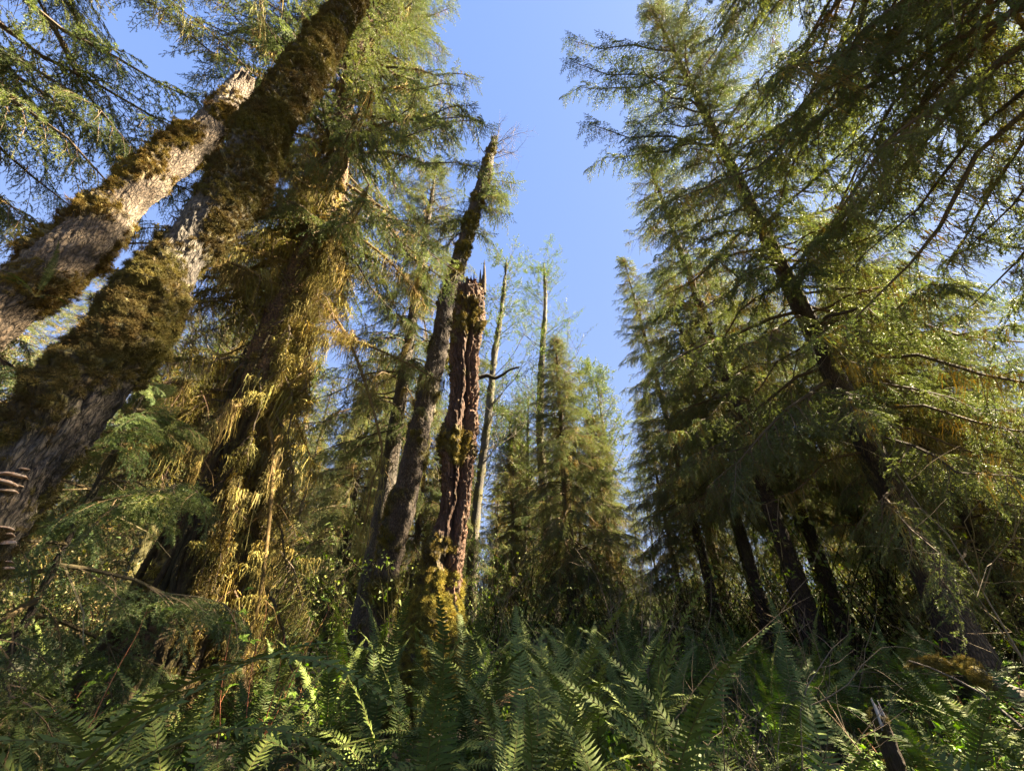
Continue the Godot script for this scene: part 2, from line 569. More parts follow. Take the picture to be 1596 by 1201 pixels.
# A trunk with bark ridges and mats of moss. o: step, sides, bark amp and colours, moss bias, blobs [[height, towards Vector3, size, weight]], grooves [[angle, width, depth, y0, y1]]
func trunk_mesh(pts: Array, rad: Array, o: Dictionary) -> Dictionary:
	var rs := hermite(pts, rad, o.step)
	var P: Array = rs[0]
	var R: Array = rs[1]
	var sides: int = o.sides
	var b := Build.new()
	var mask := PackedFloat32Array()
	var along := 0.0
	var amp: float = o.get("amp", 0.02)
	var thick: float = o.get("thick", 0.06)
	var bias: float = o.get("bias", -0.2)
	var ps: float = o.get("patch", 1.0)
	var blobs: Array = o.get("blobs", [])
	var grooves: Array = o.get("grooves", [])
	var top: Vector3 = P[0]
	for i in P.size():
		var p: Vector3 = P[i]
		if i > 0:
			along += p.distance_to(P[i - 1])
		var t: Vector3 = (P[mini(i + 1, P.size() - 1)] - P[maxi(i - 1, 0)]).normalized()
		var e1 := t.cross(Vector3.BACK).normalized()
		var e2 := t.cross(e1)
		for s in sides + 1:
			var a := TAU * (s % sides) / sides
			var d := e1 * cos(a) + e2 * sin(a)
			var r: float = R[i]
			var q := p + d * r
			var lump := n_lump.get_noise_3dv(q * o.get("lump_scale", 1.6))
			var ridge := absf(n_bark.get_noise_3d(q.x * 3.2, q.y * o.get("grain", 0.55), q.z * 3.2))
			var fine := n_fine.get_noise_3dv(q * 3.0)
			var m := bias + n_patch.get_noise_3d(q.x * ps, q.y * ps * 0.8, q.z * ps) * 1.15
			for bl in blobs:
				var dy: float = (q.y - bl[0]) / bl[2]
				var f: float = d.dot(bl[1])
				m += bl[3] * exp(-dy * dy) * smoothstep(-0.6, 0.9, f)
			m = clampf(m + fine * 0.35, 0.0, 1.0)
			var g := 0.0
			for gr in grooves:
				if q.y > gr[3] and q.y < gr[4]:
					var da: float = wrapf(a - gr[0] + 0.25 * n_lump.get_noise_1d(q.y * 2.0), -PI, PI) / gr[1]
					g = maxf(g, gr[2] * exp(-da * da) * smoothstep(gr[3], gr[3] + 0.5, q.y) * (1.0 - smoothstep(gr[4] - 0.3, gr[4], q.y)))
			var h: float = r * (1.0 + o.get("lumpy", 0.06) * lump) - amp * (1.0 - smoothstep(0.0, 0.35, ridge)) + fine * amp * 0.7 - g
			h += smoothstep(0.15, 0.9, m) * thick * (0.75 + 1.1 * n_lump.get_noise_3dv(q * 5.5) + 0.4 * fine)
			if o.has("break") and i < int(o.break / o.step):      # a splintered top
				var cut: float = o.break * (0.5 + 0.9 * n_bark.get_noise_2d(a * 40.0, 3.0 * o.break))
				if along < cut:
					h *= 0.35 + 0.5 * along / maxf(cut, 0.01)
			b.v.append(p + d * h)
			b.uv.append(Vector2(float(s) / sides, along))
			var bark: Color = o.bark.lerp(o.get("bark2", o.bark), smoothstep(-0.25, 0.35, n_patch.get_noise_3d(q.x * 2.0 + 31.0, q.y * 0.7, q.z * 2.0)))
			var ms: Color = o.moss.lerp(o.get("moss2", o.moss), smoothstep(-0.3, 0.3, n_patch.get_noise_3d(q.x * 3.0, q.y * 3.0 + 17.0, q.z * 3.0)))
			var cc := bark.lerp(ms, smoothstep(0.1, 0.6, m)) * (1.0 + 0.35 * fine)
			b.c.append(Color(maxf(cc.r, 0.004), maxf(cc.g, 0.004), maxf(cc.b, 0.003)))
			mask.append(m)
	var w := sides + 1
	b.n.resize(b.v.size())
	for i in P.size() - 1:
		for s in sides:
			var a := i * w + s
			b.ix.append(a); b.ix.append(a + w); b.ix.append(a + 1)
			b.ix.append(a + 1); b.ix.append(a + w); b.ix.append(a + w + 1)
			var fn := (b.v[a + w] - b.v[a]).cross(b.v[a + 1] - b.v[a])
			b.n[a] += fn; b.n[a + 1] += fn; b.n[a + w] += fn; b.n[a + w + 1] += fn
	for i in P.size():
		var k := i * w
		var s := b.n[k] + b.n[k + sides]
		b.n[k] = s
		b.n[k + sides] = s
	# close the top with a rough cap
	var cap := b.v.size()
	b.v.append(top + Vector3(0, -0.02, 0))
	b.n.append(Vector3.UP)
	b.uv.append(Vector2(0.5, 0))
	b.c.append(o.get("heart", o.bark))
	for s in sides:
		b.ix.append(cap); b.ix.append(s); b.ix.append(s + 1)
	var flip := 0.0
	for i in P.size() - 1:
		flip += b.n[i * w].dot(b.v[i * w] - P[i])
	for i in b.n.size() - 1:
		b.n[i] = (b.n[i] if flip > 0 else -b.n[i]).normalized()
	return {"mesh": b.mesh(o.mat), "v": b.v, "n": b.n, "mask": mask, "P": P, "R": R}

func moss_on(tr: Dictionary, count: int, size: float, low: float, c1: Color, c2: Color, parent: Node, mesh: Mesh, sd: int, called := "moss") -> void:
	rng.seed = sd
	var xfs := []
	var cols := []
	var n: int = tr.mask.size()
	for i in count:
		var k := rng.randi() % n
		if tr.mask[k] < low + rng.randf() * 0.4:
			continue
		var p: Vector3 = tr.v[k]
		var nn: Vector3 = tr.n[k]
		var s := size * rng.randf_range(0.5, 1.3)
		var up := (nn + rand_unit() * 0.5).normalized()
		var x := up.cross(rand_unit()).normalized()
		xfs.append(Transform3D(Basis(x * s, up * s, x.cross(up) * s), p - nn * s * 0.1 + rand_unit() * 0.015))
		var mix := clampf(0.5 + 0.9 * n_patch.get_noise_3dv(p * 2.2) + rng.randf_range(-0.3, 0.3), 0, 1)
		cols.append(shade_of(c1.lerp(c2, mix), 0.2))
	scatter(called, mesh, xfs, cols, parent)

# ---------------------------------------------------------------- conifers
# o: base, h, r0, top (offset of the top), crown0, R, per_m (boughs per metre), moss, tint (how much lighter or yellower than the common boughs), sd
func spruce_crown(node: Node3D, o: Dictionary, axis: Callable) -> void:
	rng.seed = o.sd
	var H: float = o.h
	var c0: float = o.crown0
	var sizes: Array = o.get("boughs", G.bough)
	var nominal := [1.0, 2.0, 3.4]
	var xf := {}
	var cl := {}
	var count := int((H - c0) * o.get("per_m", 7.0))
	var az := rng.randf() * TAU
	var tint: Color = o.tint
	for i in count:
		var u := pow((i + rng.randf()) / count, 0.92)
		var y := c0 + (H - c0) * u
		az += 2.4 + rng.randf_range(-0.4, 0.4)
		var L: float = o.R * pow(1.0 - u, o.get("taper", 0.8)) * rng.randf_range(0.6, 1.15) * minf(1.0, 0.6 + 3.0 * u) + 0.25
		if o.has("gap") and absf(wrapf(az - o.gap[0], -PI, PI)) < o.gap[1] and y > o.gap[3]:      # sparser on one side
			L *= o.gap[2]
		var e0: float = lerpf(-0.25, 0.75, pow(u, 1.5)) + rng.randf_range(-0.2, 0.2) + o.get("lift", 0.0)
		var k := 0
		if sizes.size() == 3:
			k = 0 if L < 1.4 else (1 if L < 2.6 else 2)
		var v := rng.randi() % 2
		if sizes[k].size() > 2 and rng.randf() < o.get("moss", 0.2) * (1.3 - u):
			v = 2
		var s: float = L / nominal[k]
		var thick := clampf(s, 0.8, 1.25)
		var dir := Vector3(cos(az) * cos(e0), sin(e0), sin(az) * cos(e0))
		var key := k * 10 + v
		if not xf.has(key):
			xf[key] = []
			cl[key] = []
		xf[key].append(Transform3D(aim(dir, (Vector3.UP + rand_unit() * 0.12).normalized(), Vector3((thick if rng.randf() < 0.5 else -thick), thick, s)), axis.call(y)))
		cl[key].append(shade_of(tint.lerp(o.get("tint2", tint), rng.randf()), 0.18))
	for x in o.get("extra", []):      # boughs the photograph shows singly: height, bearing, length, slope
		var kk := 2 * 10 + int(x[4])
		if not xf.has(kk):
			xf[kk] = []
			cl[kk] = []
		xf[kk].append(Transform3D(aim(Vector3(cos(x[1]) * cos(x[3]), sin(x[3]), sin(x[1]) * cos(x[3])), Vector3.UP, Vector3(1, 1, x[2] / 3.4)), axis.call(x[0])))
		cl[kk].append(tint)
	for k in 4:      # leader
		xf[xf.keys()[0]].append(Transform3D(aim((Vector3.UP + rand_unit() * 0.25).normalized(), Vector3.BACK, Vector3(0.6, 0.6, 0.6)), axis.call(H - 0.8 + 0.1 * k)))
		cl[cl.keys()[0]].append(tint)
	var crown := Node3D.new()
	crown.name = "crown"
	node.add_child(crown, true)
	if o.get("baked", false):      # far trees: the whole crown as one shape
		for sf in 3:
			var mats := [M.needle, M.wood, M.moss]
			var b := Build.new()
			for key in xf:
				var mesh: ArrayMesh = sizes[key / 10][key % 10]
				if sf >= mesh.get_surface_count():
					continue
				var ar := mesh.surface_get_arrays(sf)
				var f := Build.new()
				f.v = ar[Mesh.ARRAY_VERTEX]
				f.c = ar[Mesh.ARRAY_COLOR]
				f.ix = ar[Mesh.ARRAY_INDEX]
				for i in xf[key].size():
					lay(b, f, xf[key][i], cl[key][i])
			part(["needles", "limbs", "hanging_moss"][sf], b.mesh(mats[sf]), crown, Transform3D.IDENTITY, true)
		return
	for key in xf:
		scatter("boughs", sizes[key / 10][key % 10], xf[key], cl[key], crown)

func spruce(called: String, label: String, o: Dictionary, group := "") -> Node3D:
	var base: Vector3 = o.base
	var node := thing(called, label, "tree", base, group)
	var top: Vector3 = o.get("top", Vector3.ZERO)
	var H: float = o.h
	var axis := func(y: float) -> Vector3: return Vector3(0, y, 0) + top * pow(maxf(y, 0.0) / H, 1.3)
	var pts := []
	var rad := []
	var n := 9
	for i in n:
		var u := 1.0 - float(i) / (n - 1)
		pts.append(axis.call(u * H - (0.3 if i == n - 1 else 0.0)))
		rad.append(o.r0 * (0.06 + 0.94 * pow(1.0 - u, 0.75)) * (1.0 + 0.45 * exp(-u * H / 0.5)))
	var tr := trunk_mesh(pts, rad, {"step": o.get("step", 0.3), "sides": o.get("sides", 20), "amp": o.r0 * 0.07, "bark": o.get("bark", Color(0.12, 0.085, 0.06)), "bark2": o.get("bark2", Color(0.16, 0.13, 0.1)), "moss": Color(0.09, 0.085, 0.025), "moss2": Color(0.15, 0.125, 0.035), "bias": o.get("trunk_moss", -0.1), "thick": 0.035, "mat": M.bark})
	part("trunk", tr.mesh, node)
	spruce_crown(node, o, axis)
	return node

func copy_of(src: Node3D, where: Vector3, turn: float, size: float, label: String, group: String) -> Node3D:
	var base_name := String(src.name).rstrip("0123456789").trim_suffix("_")
	var c: Node3D = src.duplicate()
	c.name = numbered(base_name)
	add_child(c)
	c.position = where
	c.rotation.y = turn
	c.scale = Vector3(size, size, size)
	c.set_meta("label", label)
	c.set_meta("group", group)
	return c

# ---------------------------------------------------------------- broadleaf trees and shrubs
func grow(b: Build, p: Vector3, d: Vector3, l: float, r: float, depth: int, tips: Array, up: float, col: Color) -> void:
	var pts := [p]
	var rads := [r]
	var n := 4
	for i in n:
		d = (d + rand_unit() * 0.22 + Vector3(0, up, 0)).normalized()
		p += d * (l / n)
		pts.append(p)
		rads.append(r * (1.0 - 0.6 * (i + 1) / n))
		if depth > 0 and i >= 0:
			var kids := 1 if rng.randf() < 0.75 else 2
			for q in kids:
				var side := (d + rand_unit() * 1.0).normalized()
				grow(b, p, side, l * rng.randf_range(0.4, 0.62), r * 0.5, depth - 1, tips, up, col)
		elif depth == 0:
			tips.append([p, d])
	b.tube(pts, rads, 4 if r > 0.01 else 3, col)

func alder(called: String, label: String, pts: Array, rad: Array, limb0: float, reach: float, leaf: Color, leaf_n: float, sd: int, group := "", bias := 0.1) -> Node3D:
	rng.seed = sd
	var base: Vector3 = pts[-1]
	var node := thing(called, label, "tree", base, group)
	var loc := []
	for p in pts:
		loc.append(p - base)
	var tr := trunk_mesh(loc, rad, {"step": 0.22, "sides": 16, "amp": 0.012, "bark": Color(0.09, 0.075, 0.06), "bark2": Color(0.15, 0.13, 0.105), "moss": Color(0.09, 0.08, 0.025), "moss2": Color(0.13, 0.115, 0.035), "bias": bias, "thick": 0.05, "mat": M.smooth_bark})
	part("trunk", tr.mesh, node)
	moss_on(tr, 900, 0.06, 0.3, Color(0.1, 0.085, 0.028), Color(0.17, 0.145, 0.04), node, G.tuft, sd + 1)
	rng.seed = sd + 2
	var b := Build.new()
	var tips := []
	var P: Array = tr.P
	var n := 40
	for i in n:
		var u := (i + rng.randf()) / n
		var k := int((P.size() - 1) * limb0 * (1.0 - u))
		var a := rng.randf() * TAU
		var d := Vector3(cos(a), 0.75, sin(a)).normalized()
		grow(b, P[k], d, reach * lerpf(1.0, 0.45, u) * rng.randf_range(0.7, 1.2), 0.035 * lerpf(1.0, 0.4, u), 2, tips, 0.08, Color(0.13, 0.11, 0.09))
	part("limbs", b.mesh(M.wood), node, Transform3D.IDENTITY, true)
	var xf := []
	var cl := []
	for t in tips:
		if rng.randf() < leaf_n:
			var s := rng.randf_range(0.7, 1.4)
			xf.append(Transform3D(aim((t[1] + rand_unit() * 0.6).normalized(), Vector3.UP, Vector3(s, s, s)), t[0]))
			cl.append(shade_of(leaf, 0.3))
	scatter("crown", G.leafy[sd % 2], xf, cl, node)
	return node

func berry_bush(label: String, where: Vector3, stems: int, h: float, spread: float, leaf: Color, leaf_n: int, sd: int, group := "", stem_col := Color(0.2, 0.09, 0.045), singles := false) -> void:
	rng.seed = sd
	var node := thing("berry_bush", label, "shrub", where, group)
	var xf := [[], []]
	var cl := [[], []]
	for i in stems:
		var b := Build.new()
		var a := rng.randf() * TAU
		var d := Vector3(cos(a) * spread, 1, sin(a) * spread).normalized()
		var p := Vector3(cos(a), 0, sin(a)) * 0.05 + Vector3(0, -0.05, 0)
		var pts := [p]
		var rads := [0.008]
		var steps := 9
		var hh := h * rng.randf_range(0.6, 1.1)
		for k in steps:
			d = (d + rand_unit() * 0.16).normalized()
			p += d * hh / steps
			pts.append(p)
			rads.append(0.008 * (1.0 - 0.85 * (k + 1.0) / steps))
			if k > 2:
				for q in leaf_n:
					var o := p - d * rng.randf() * hh / steps
					var ld := (rand_unit() + Vector3(0, 0.25, 0)).normalized()
					var tw: Vector3 = o + ld * rng.randf_range(0.03, 0.16)
					if q == 0 and k % 2 == 0:
						b.tube([o, o.lerp(tw, 0.5) + Vector3(0, 0.01, 0), tw], [0.003, 0.002, 0.0015], 3, stem_col)
					var w := rng.randi() % 2
					var s := rng.randf_range(0.6, 1.25)
					xf[w].append(Transform3D(aim(Vector3(ld.x, ld.y * 0.3, ld.z), (Vector3.UP + rand_unit() * 0.5).normalized(), Vector3(s, s, s)), tw))
					cl[w].append(shade_of(leaf, 0.25))
		b.tube(pts, rads, 5, shade_of(stem_col, 0.2))
		part("stem", b.mesh(M.wood), node)
	for w in 2:
		if singles:
			for k in xf[w].size():
				part("leaf", G.green_trefoil[w], node, xf[w][k])
		else:
			scatter("leaves", G.trefoil[w], xf[w], cl[w], node)

func bare_bush(label: String, where: Vector3, stems: Array, sd: int, col: Color) -> void:
	rng.seed = sd
	var node := thing("bare_bush", label, "shrub", where)
	for s in stems:      # each stem: height, lean, radius
		var b := Build.new()
		var tips := []
		var d: Vector3 = (s[1] as Vector3 + Vector3.UP).normalized()
		grow(b, Vector3(rng.randf_range(-0.12, 0.12), -0.05, rng.randf_range(-0.12, 0.12)), d, s[0], s[2], 2, tips, 0.02, shade_of(col, 0.2))
		part("stem", b.mesh(M.wood), node)

# ---------------------------------------------------------------- ferns
func fern(label: String, where: Vector3, fronds: int, size: float, sd: int, tone: int, group: String) -> void:
	rng.seed = sd
	var node := thing("sword_fern", label, "fern", where, group)
	var a := rng.randf() * TAU
	for i in fronds:
		a += TAU * 0.382 + rng.randf_range(-0.3, 0.3)
		var s := size * rng.randf_range(0.75, 1.15)
		var lean := rng.randf_range(-0.22, 0.3)
		var f: ArrayMesh = G.fern_set[tone][rng.randi() % G.frond.size()]
		var bs := Basis(Vector3.UP, a) * Basis(Vector3.RIGHT, lean) * Basis(Vector3.BACK, rng.randf_range(-0.25, 0.25))
		part("frond", f, node, Transform3D(bs.scaled(Vector3(s, s, s)), Vector3(sin(a), 0, cos(a)) * 0.05))
	for i in rng.randi_range(1, 4):      # last year's brown fronds lying out
		var a2 := rng.randf() * TAU
		var s2 := size * rng.randf_range(0.7, 0.95)
		part("dead_frond", G.fern_set[3][rng.randi() % G.frond.size()], node, Transform3D((Basis(Vector3.UP, a2) * Basis(Vector3.RIGHT, rng.randf_range(0.7, 1.2))).scaled(Vector3(s2, s2, s2)), Vector3(0, 0.04, 0)))

func tinted(mesh: ArrayMesh, mat: Material, col: Color) -> ArrayMesh:     # the same shape in another leaf colour
	var am := ArrayMesh.new()
	for k in mesh.get_surface_count():
		var ar := mesh.surface_get_arrays(k)
		if k == 0:
			var c: PackedColorArray = ar[Mesh.ARRAY_COLOR]
			for i in c.size():
				c[i] = Color(c[i].r * col.r, c[i].g * col.g, c[i].b * col.b)
			ar[Mesh.ARRAY_COLOR] = c
		am.add_surface_from_arrays(Mesh.PRIMITIVE_TRIANGLES, ar)
		am.surface_set_material(k, mat if k == 0 else mesh.surface_get_material(k))
	return am

# ---------------------------------------------------------------- scene
func _ready() -> void:
	setup_view()
	n_lump.seed = 5; n_lump.frequency = 1.0; n_lump.noise_type = FastNoiseLite.TYPE_SIMPLEX_SMOOTH; n_lump.fractal_octaves = 2
	n_patch.seed = 9; n_patch.frequency = 1.0; n_patch.noise_type = FastNoiseLite.TYPE_SIMPLEX; n_patch.fractal_octaves = 3
	n_bark.seed = 14; n_bark.frequency = 2.2; n_bark.noise_type = FastNoiseLite.TYPE_SIMPLEX; n_bark.fractal_octaves = 2
	n_fine.seed = 21; n_fine.frequency = 5.0; n_fine.noise_type = FastNoiseLite.TYPE_SIMPLEX; n_fine.fractal_octaves = 3
	make_materials()
	make_meshes()
	make_ground()
	make_left_trees()
	make_middle_trees()
	make_right_trees()
	make_wood()
	make_undergrowth()
	make_details()

func setup_view() -> void:
	var cam := Camera3D.new()
	cam.name = "camera"
	add_child(cam)
	cam.fov = 2.0 * rad_to_deg(atan(600.5 / FOCAL))
	cam.position = EYE
	cam.rotation_degrees = Vector3(PITCH, 0, 0)
	cam.near = 0.05
	cam.far = 900.0
	cam.current = true
	var sky_im := Image.create(512, 256, false, Image.FORMAT_RGBF)
	var sun := SUN.normalized()
	for j in 256:
		var el := PI * (0.5 - (j + 0.5) / 256.0)
		for i in 512:
			var az := TAU * ((i + 0.5) / 512.0 - 0.5)
			var d := Vector3(-sin(az) * cos(el), sin(el), -cos(az) * cos(el))
			var u := clampf(d.y, 0.0, 1.0)
			var c := Color(0.48, 0.61, 0.92).lerp(Color(0.205, 0.355, 0.8), pow(u, 0.6))
			var g := maxf(d.dot(sun), 0.0)
			var k := 0.22 * pow(g, 3.0) + 0.5 * pow(g, 14.0) + 1.2 * pow(g, 90.0)
			c = Color(c.r + k * 0.95, c.g + k * 0.9, c.b + k * 0.72)
			if d.y < 0.0:
				c = c.lerp(Color(0.12, 0.12, 0.08), smoothstep(0.0, 0.1, -d.y))
			sky_im.set_pixel(i, j, Color(c.r * 0.102, c.g * 0.102, c.b * 0.102))
	var pano := PanoramaSkyMaterial.new()
	pano.panorama = ImageTexture.create_from_image(sky_im)
	var env := Environment.new()
	env.background_mode = Environment.BG_SKY
	env.sky = Sky.new()
	env.sky.sky_material = pano
	env.background_energy_multiplier = 1.0
	env.tonemap_mode = Environment.TONE_MAPPER_LINEAR
	env.tonemap_exposure = 12.5
	env.sdfgi_enabled = true
	env.ssao_enabled = true
	env.ssil_enabled = true
	var we := WorldEnvironment.new()
	we.name = "environment"
	we.environment = env
	add_child(we)
	var lamp := DirectionalLight3D.new()
	lamp.name = "sun"
	add_child(lamp)
	lamp.look_at_from_position(Vector3.ZERO, -SUN, Vector3.UP)
	lamp.light_energy = 1.6
	lamp.light_color = Color(1.0, 0.925, 0.78)
	lamp.light_angular_distance = 0.5
	lamp.shadow_enabled = true

func make_ground() -> void:
	var b := Build.new()
	var xs := []
	for i in 141:
		var t := (i - 70) / 70.0
		xs.append(signf(t) * (absf(t) * 14.0 + pow(absf(t), 5.0) * 500.0))
	for j in xs.size():
		for i in xs.size():
			var x: float = xs[i]
			var z: float = xs[j] - 8.0
			b.v.append(Vector3(x, ground_y(x, z) if absf(x) + absf(z) < 220.0 else 0.012 * maxf(0.0, -z - 4.0), z))
			var k := smoothstep(-0.3, 0.3, n_patch.get_noise_2d(x * 0.5, z * 0.5))
			b.c.append(Color(0.045, 0.035, 0.02).lerp(Color(0.04, 0.055, 0.015), k))
	var w := xs.size()
	for j in w - 1:
		for i in w - 1:
			var a := j * w + i
			b.ix.append(a); b.ix.append(a + 1); b.ix.append(a + w)
			b.ix.append(a + 1); b.ix.append(a + w + 1); b.ix.append(a + w)
	b.n.resize(b.v.size())
	b.n.fill(Vector3.UP)
	var o := part("ground", b.mesh(M.soil), self)
	o.set_meta("kind", "structure")

const NEEDLE_A := Color(0.92, 0.97, 0.96)
const NEEDLE_B := Color(1.15, 1.1, 1.0)
const YOUNG_A := Color(1.15, 1.25, 1.0)
const YOUNG_B := Color(1.25, 1.3, 1.05)
const BARK_DARK := Color(0.075, 0.058, 0.045)
const MOSS_BROWN := Color(0.085, 0.058, 0.022)
const MOSS_OLIVE := Color(0.12, 0.105, 0.028)
const MOSS_GOLD := Color(0.34, 0.26, 0.045)

func local(pts: Array, base: Vector3) -> Array:
	var r := []
	for p in pts:
		r.append(p - base)
	return r

func make_left_trees() -> void:
	# the big mossy trunk close by
	var e := from_edges([[540, -110, 610, -80, 3.35], [503, -2, 566, 25, 3.35], [455, 65, 522, 108, 3.35], [400, 130, 490, 165, 3.35], [355, 190, 440, 250, 3.35], [302, 275, 412, 330, 3.35], [222, 385, 320, 440, 3.35],
		[130, 480, 258, 560, 3.35], [60, 560, 215, 625, 3.35], [0, 630, 150, 712, 3.35], [-70, 720, 85, 800, 3.35], [-150, 830, 5, 905, 3.35]], 0.76)
	var pts: Array = e[0]
	var rad: Array = e[1]
	var low: Vector3 = pts[-1]
	pts.append(Vector3(low.x - 0.06, 0.6, low.z + 0.04)); rad.append(rad[-1] * 1.15)
	pts.append(Vector3(low.x - 0.1, -0.2, low.z + 0.05)); rad.append(rad[-1] * 1.5)
	var base := Vector3(pts[-1].x, 0, pts[-1].z)
	var to_cam := (Vector3(EYE.x, 0, EYE.z) - base).normalized()
	var right := Vector3(0.6, 0, -0.8)
	var left := -right
	var node := thing("mossy_tree", "thick dark trunk wrapped in shaggy moss with bracket fungi on it", "tree", base)
	var tr := trunk_mesh(local(pts, base), rad, {"step": 0.022, "sides": 120, "amp": 0.022, "bark": BARK_DARK, "bark2": Color(0.14, 0.115, 0.09), "moss": MOSS_BROWN, "moss2": MOSS_OLIVE, "bias": 0.1, "thick": 0.045, "lumpy": 0.12, "patch": 1.3, "mat": M.bark,
		"blobs": [[at(150, 500, 3.35).y, (to_cam + left * 0.6).normalized(), 0.38, 1.1], [at(190, 440, 3.35).y, left, 0.2, 0.9], [at(250, 560, 3.35).y, right, 0.2, 0.9], [at(390, 270, 3.35).y, right, 0.5, 0.8], [at(430, 200, 3.35).y, to_cam, 0.9, 0.75], [at(480, 90, 3.35).y, to_cam, 0.8, 1.1], [at(540, 20, 3.35).y, to_cam, 1.0, 0.9], [at(60, 640, 3.35).y, left, 0.35, 0.7]]})
	part("trunk", tr.mesh, node)
	moss_on(tr, 34000, 0.03, 0.08, MOSS_BROWN, MOSS_OLIVE * 0.95, node, G.shag, 101)
	moss_on(tr, 9000, 0.042, 0.5, MOSS_BROWN, MOSS_OLIVE * 0.95, node, G.shag, 102)
	A_tr = tr
	A_node = node
	# the broken snag behind it
	e = from_edges([[365, 106, 403, 128, 5.2], [350, 122, 395, 152, 5.2], [322, 152, 373, 190, 5.15], [275, 195, 332, 243, 5.1], [205, 245, 268, 302, 5.05], [130, 303, 210, 360, 5.0], [48, 368, 146, 432, 4.95], [-25, 425, 72, 494, 4.9], [-120, 490, 0, 560, 4.9], [-260, 590, -130, 670, 4.9]], 0.84)
	pts = e[0]
	rad = e[1]
	low = pts[-1]
	pts.append(Vector3(low.x - 0.25, 0.7, low.z + 0.1)); rad.append(rad[-1] * 1.1)
	pts.append(Vector3(low.x - 0.3, -0.2, low.z + 0.1)); rad.append(rad[-1] * 1.4)
	base = Vector3(pts[-1].x, 0, pts[-1].z)
	node = thing("broken_snag", "pale broken-off snag leaning behind the thick dark mossy trunk", "tree", base)
	var up_left := Vector3(-0.75, 0, -0.65)
	tr = trunk_mesh(local(pts, base), rad, {"step": 0.03, "sides": 96, "amp": 0.02, "bark": Color(0.17, 0.12, 0.08), "bark2": Color(0.25, 0.19, 0.14), "heart": Color(0.35, 0.22, 0.1), "moss": MOSS_BROWN, "moss2": Color(0.2, 0.15, 0.03), "bias": -0.08, "thick": 0.06, "lumpy": 0.1, "patch": 1.1, "mat": M.bark, "break": 0.5,
		"blobs": [[at(260, 240, 5.1).y, Vector3(-0.4, 0, 0.9), 0.9, 1.0], [at(110, 340, 5).y, up_left, 0.7, 1.0], [at(270, 200, 5.1).y, up_left, 0.45, 1.0], [at(90, 380, 5).y, up_left, 0.35, 1.1]]})
	part("trunk", tr.mesh, node)
	moss_on(tr, 16000, 0.04, 0.12, Color(0.1, 0.06, 0.02), Color(0.19, 0.145, 0.03), node, G.shag, 104)
	B_tr = tr
	# the mossy spruce
	mossy_spruce()
	# foliage above the snag comes from a spruce standing out of the frame
	spruce("spruce_tree", "spruce with moss-laden boughs spreading behind the pale broken snag", {"base": Vector3(-9.2, 0, -1.9), "h": 19.0, "r0": 0.38, "crown0": 3.2, "R": 6.2, "per_m": 9.5, "droop": 0.35, "moss": 0.35, "moss_col": Color(0.3, 0.22, 0.05), "moss_size": 1.0, "tint": NEEDLE_A, "tint2": NEEDLE_B, "sd": 201, "spacing": 0.24, "bare": 0.35, "lift": 0.1})
	# a young spruce between the trunk and the mossy spruce
	spruce("spruce_sapling", "young light green spruce between the dark trunk and the mossy spruce", {"base": spot(60, 5.4), "h": 3.7, "r0": 0.04, "crown0": 0.9, "R": 1.8, "per_m": 7.0, "droop": 0.45, "moss": 0.05, "tint": YOUNG_A, "tint2": YOUNG_B, "boughs": G.near_bough, "sd": 202, "spacing": 0.2, "hang": 0.6, "spray": 0.75, "bare": 0.2, "step": 0.2, "sides": 10})

var A_tr := {}
var A_node: Node3D
var B_tr := {}

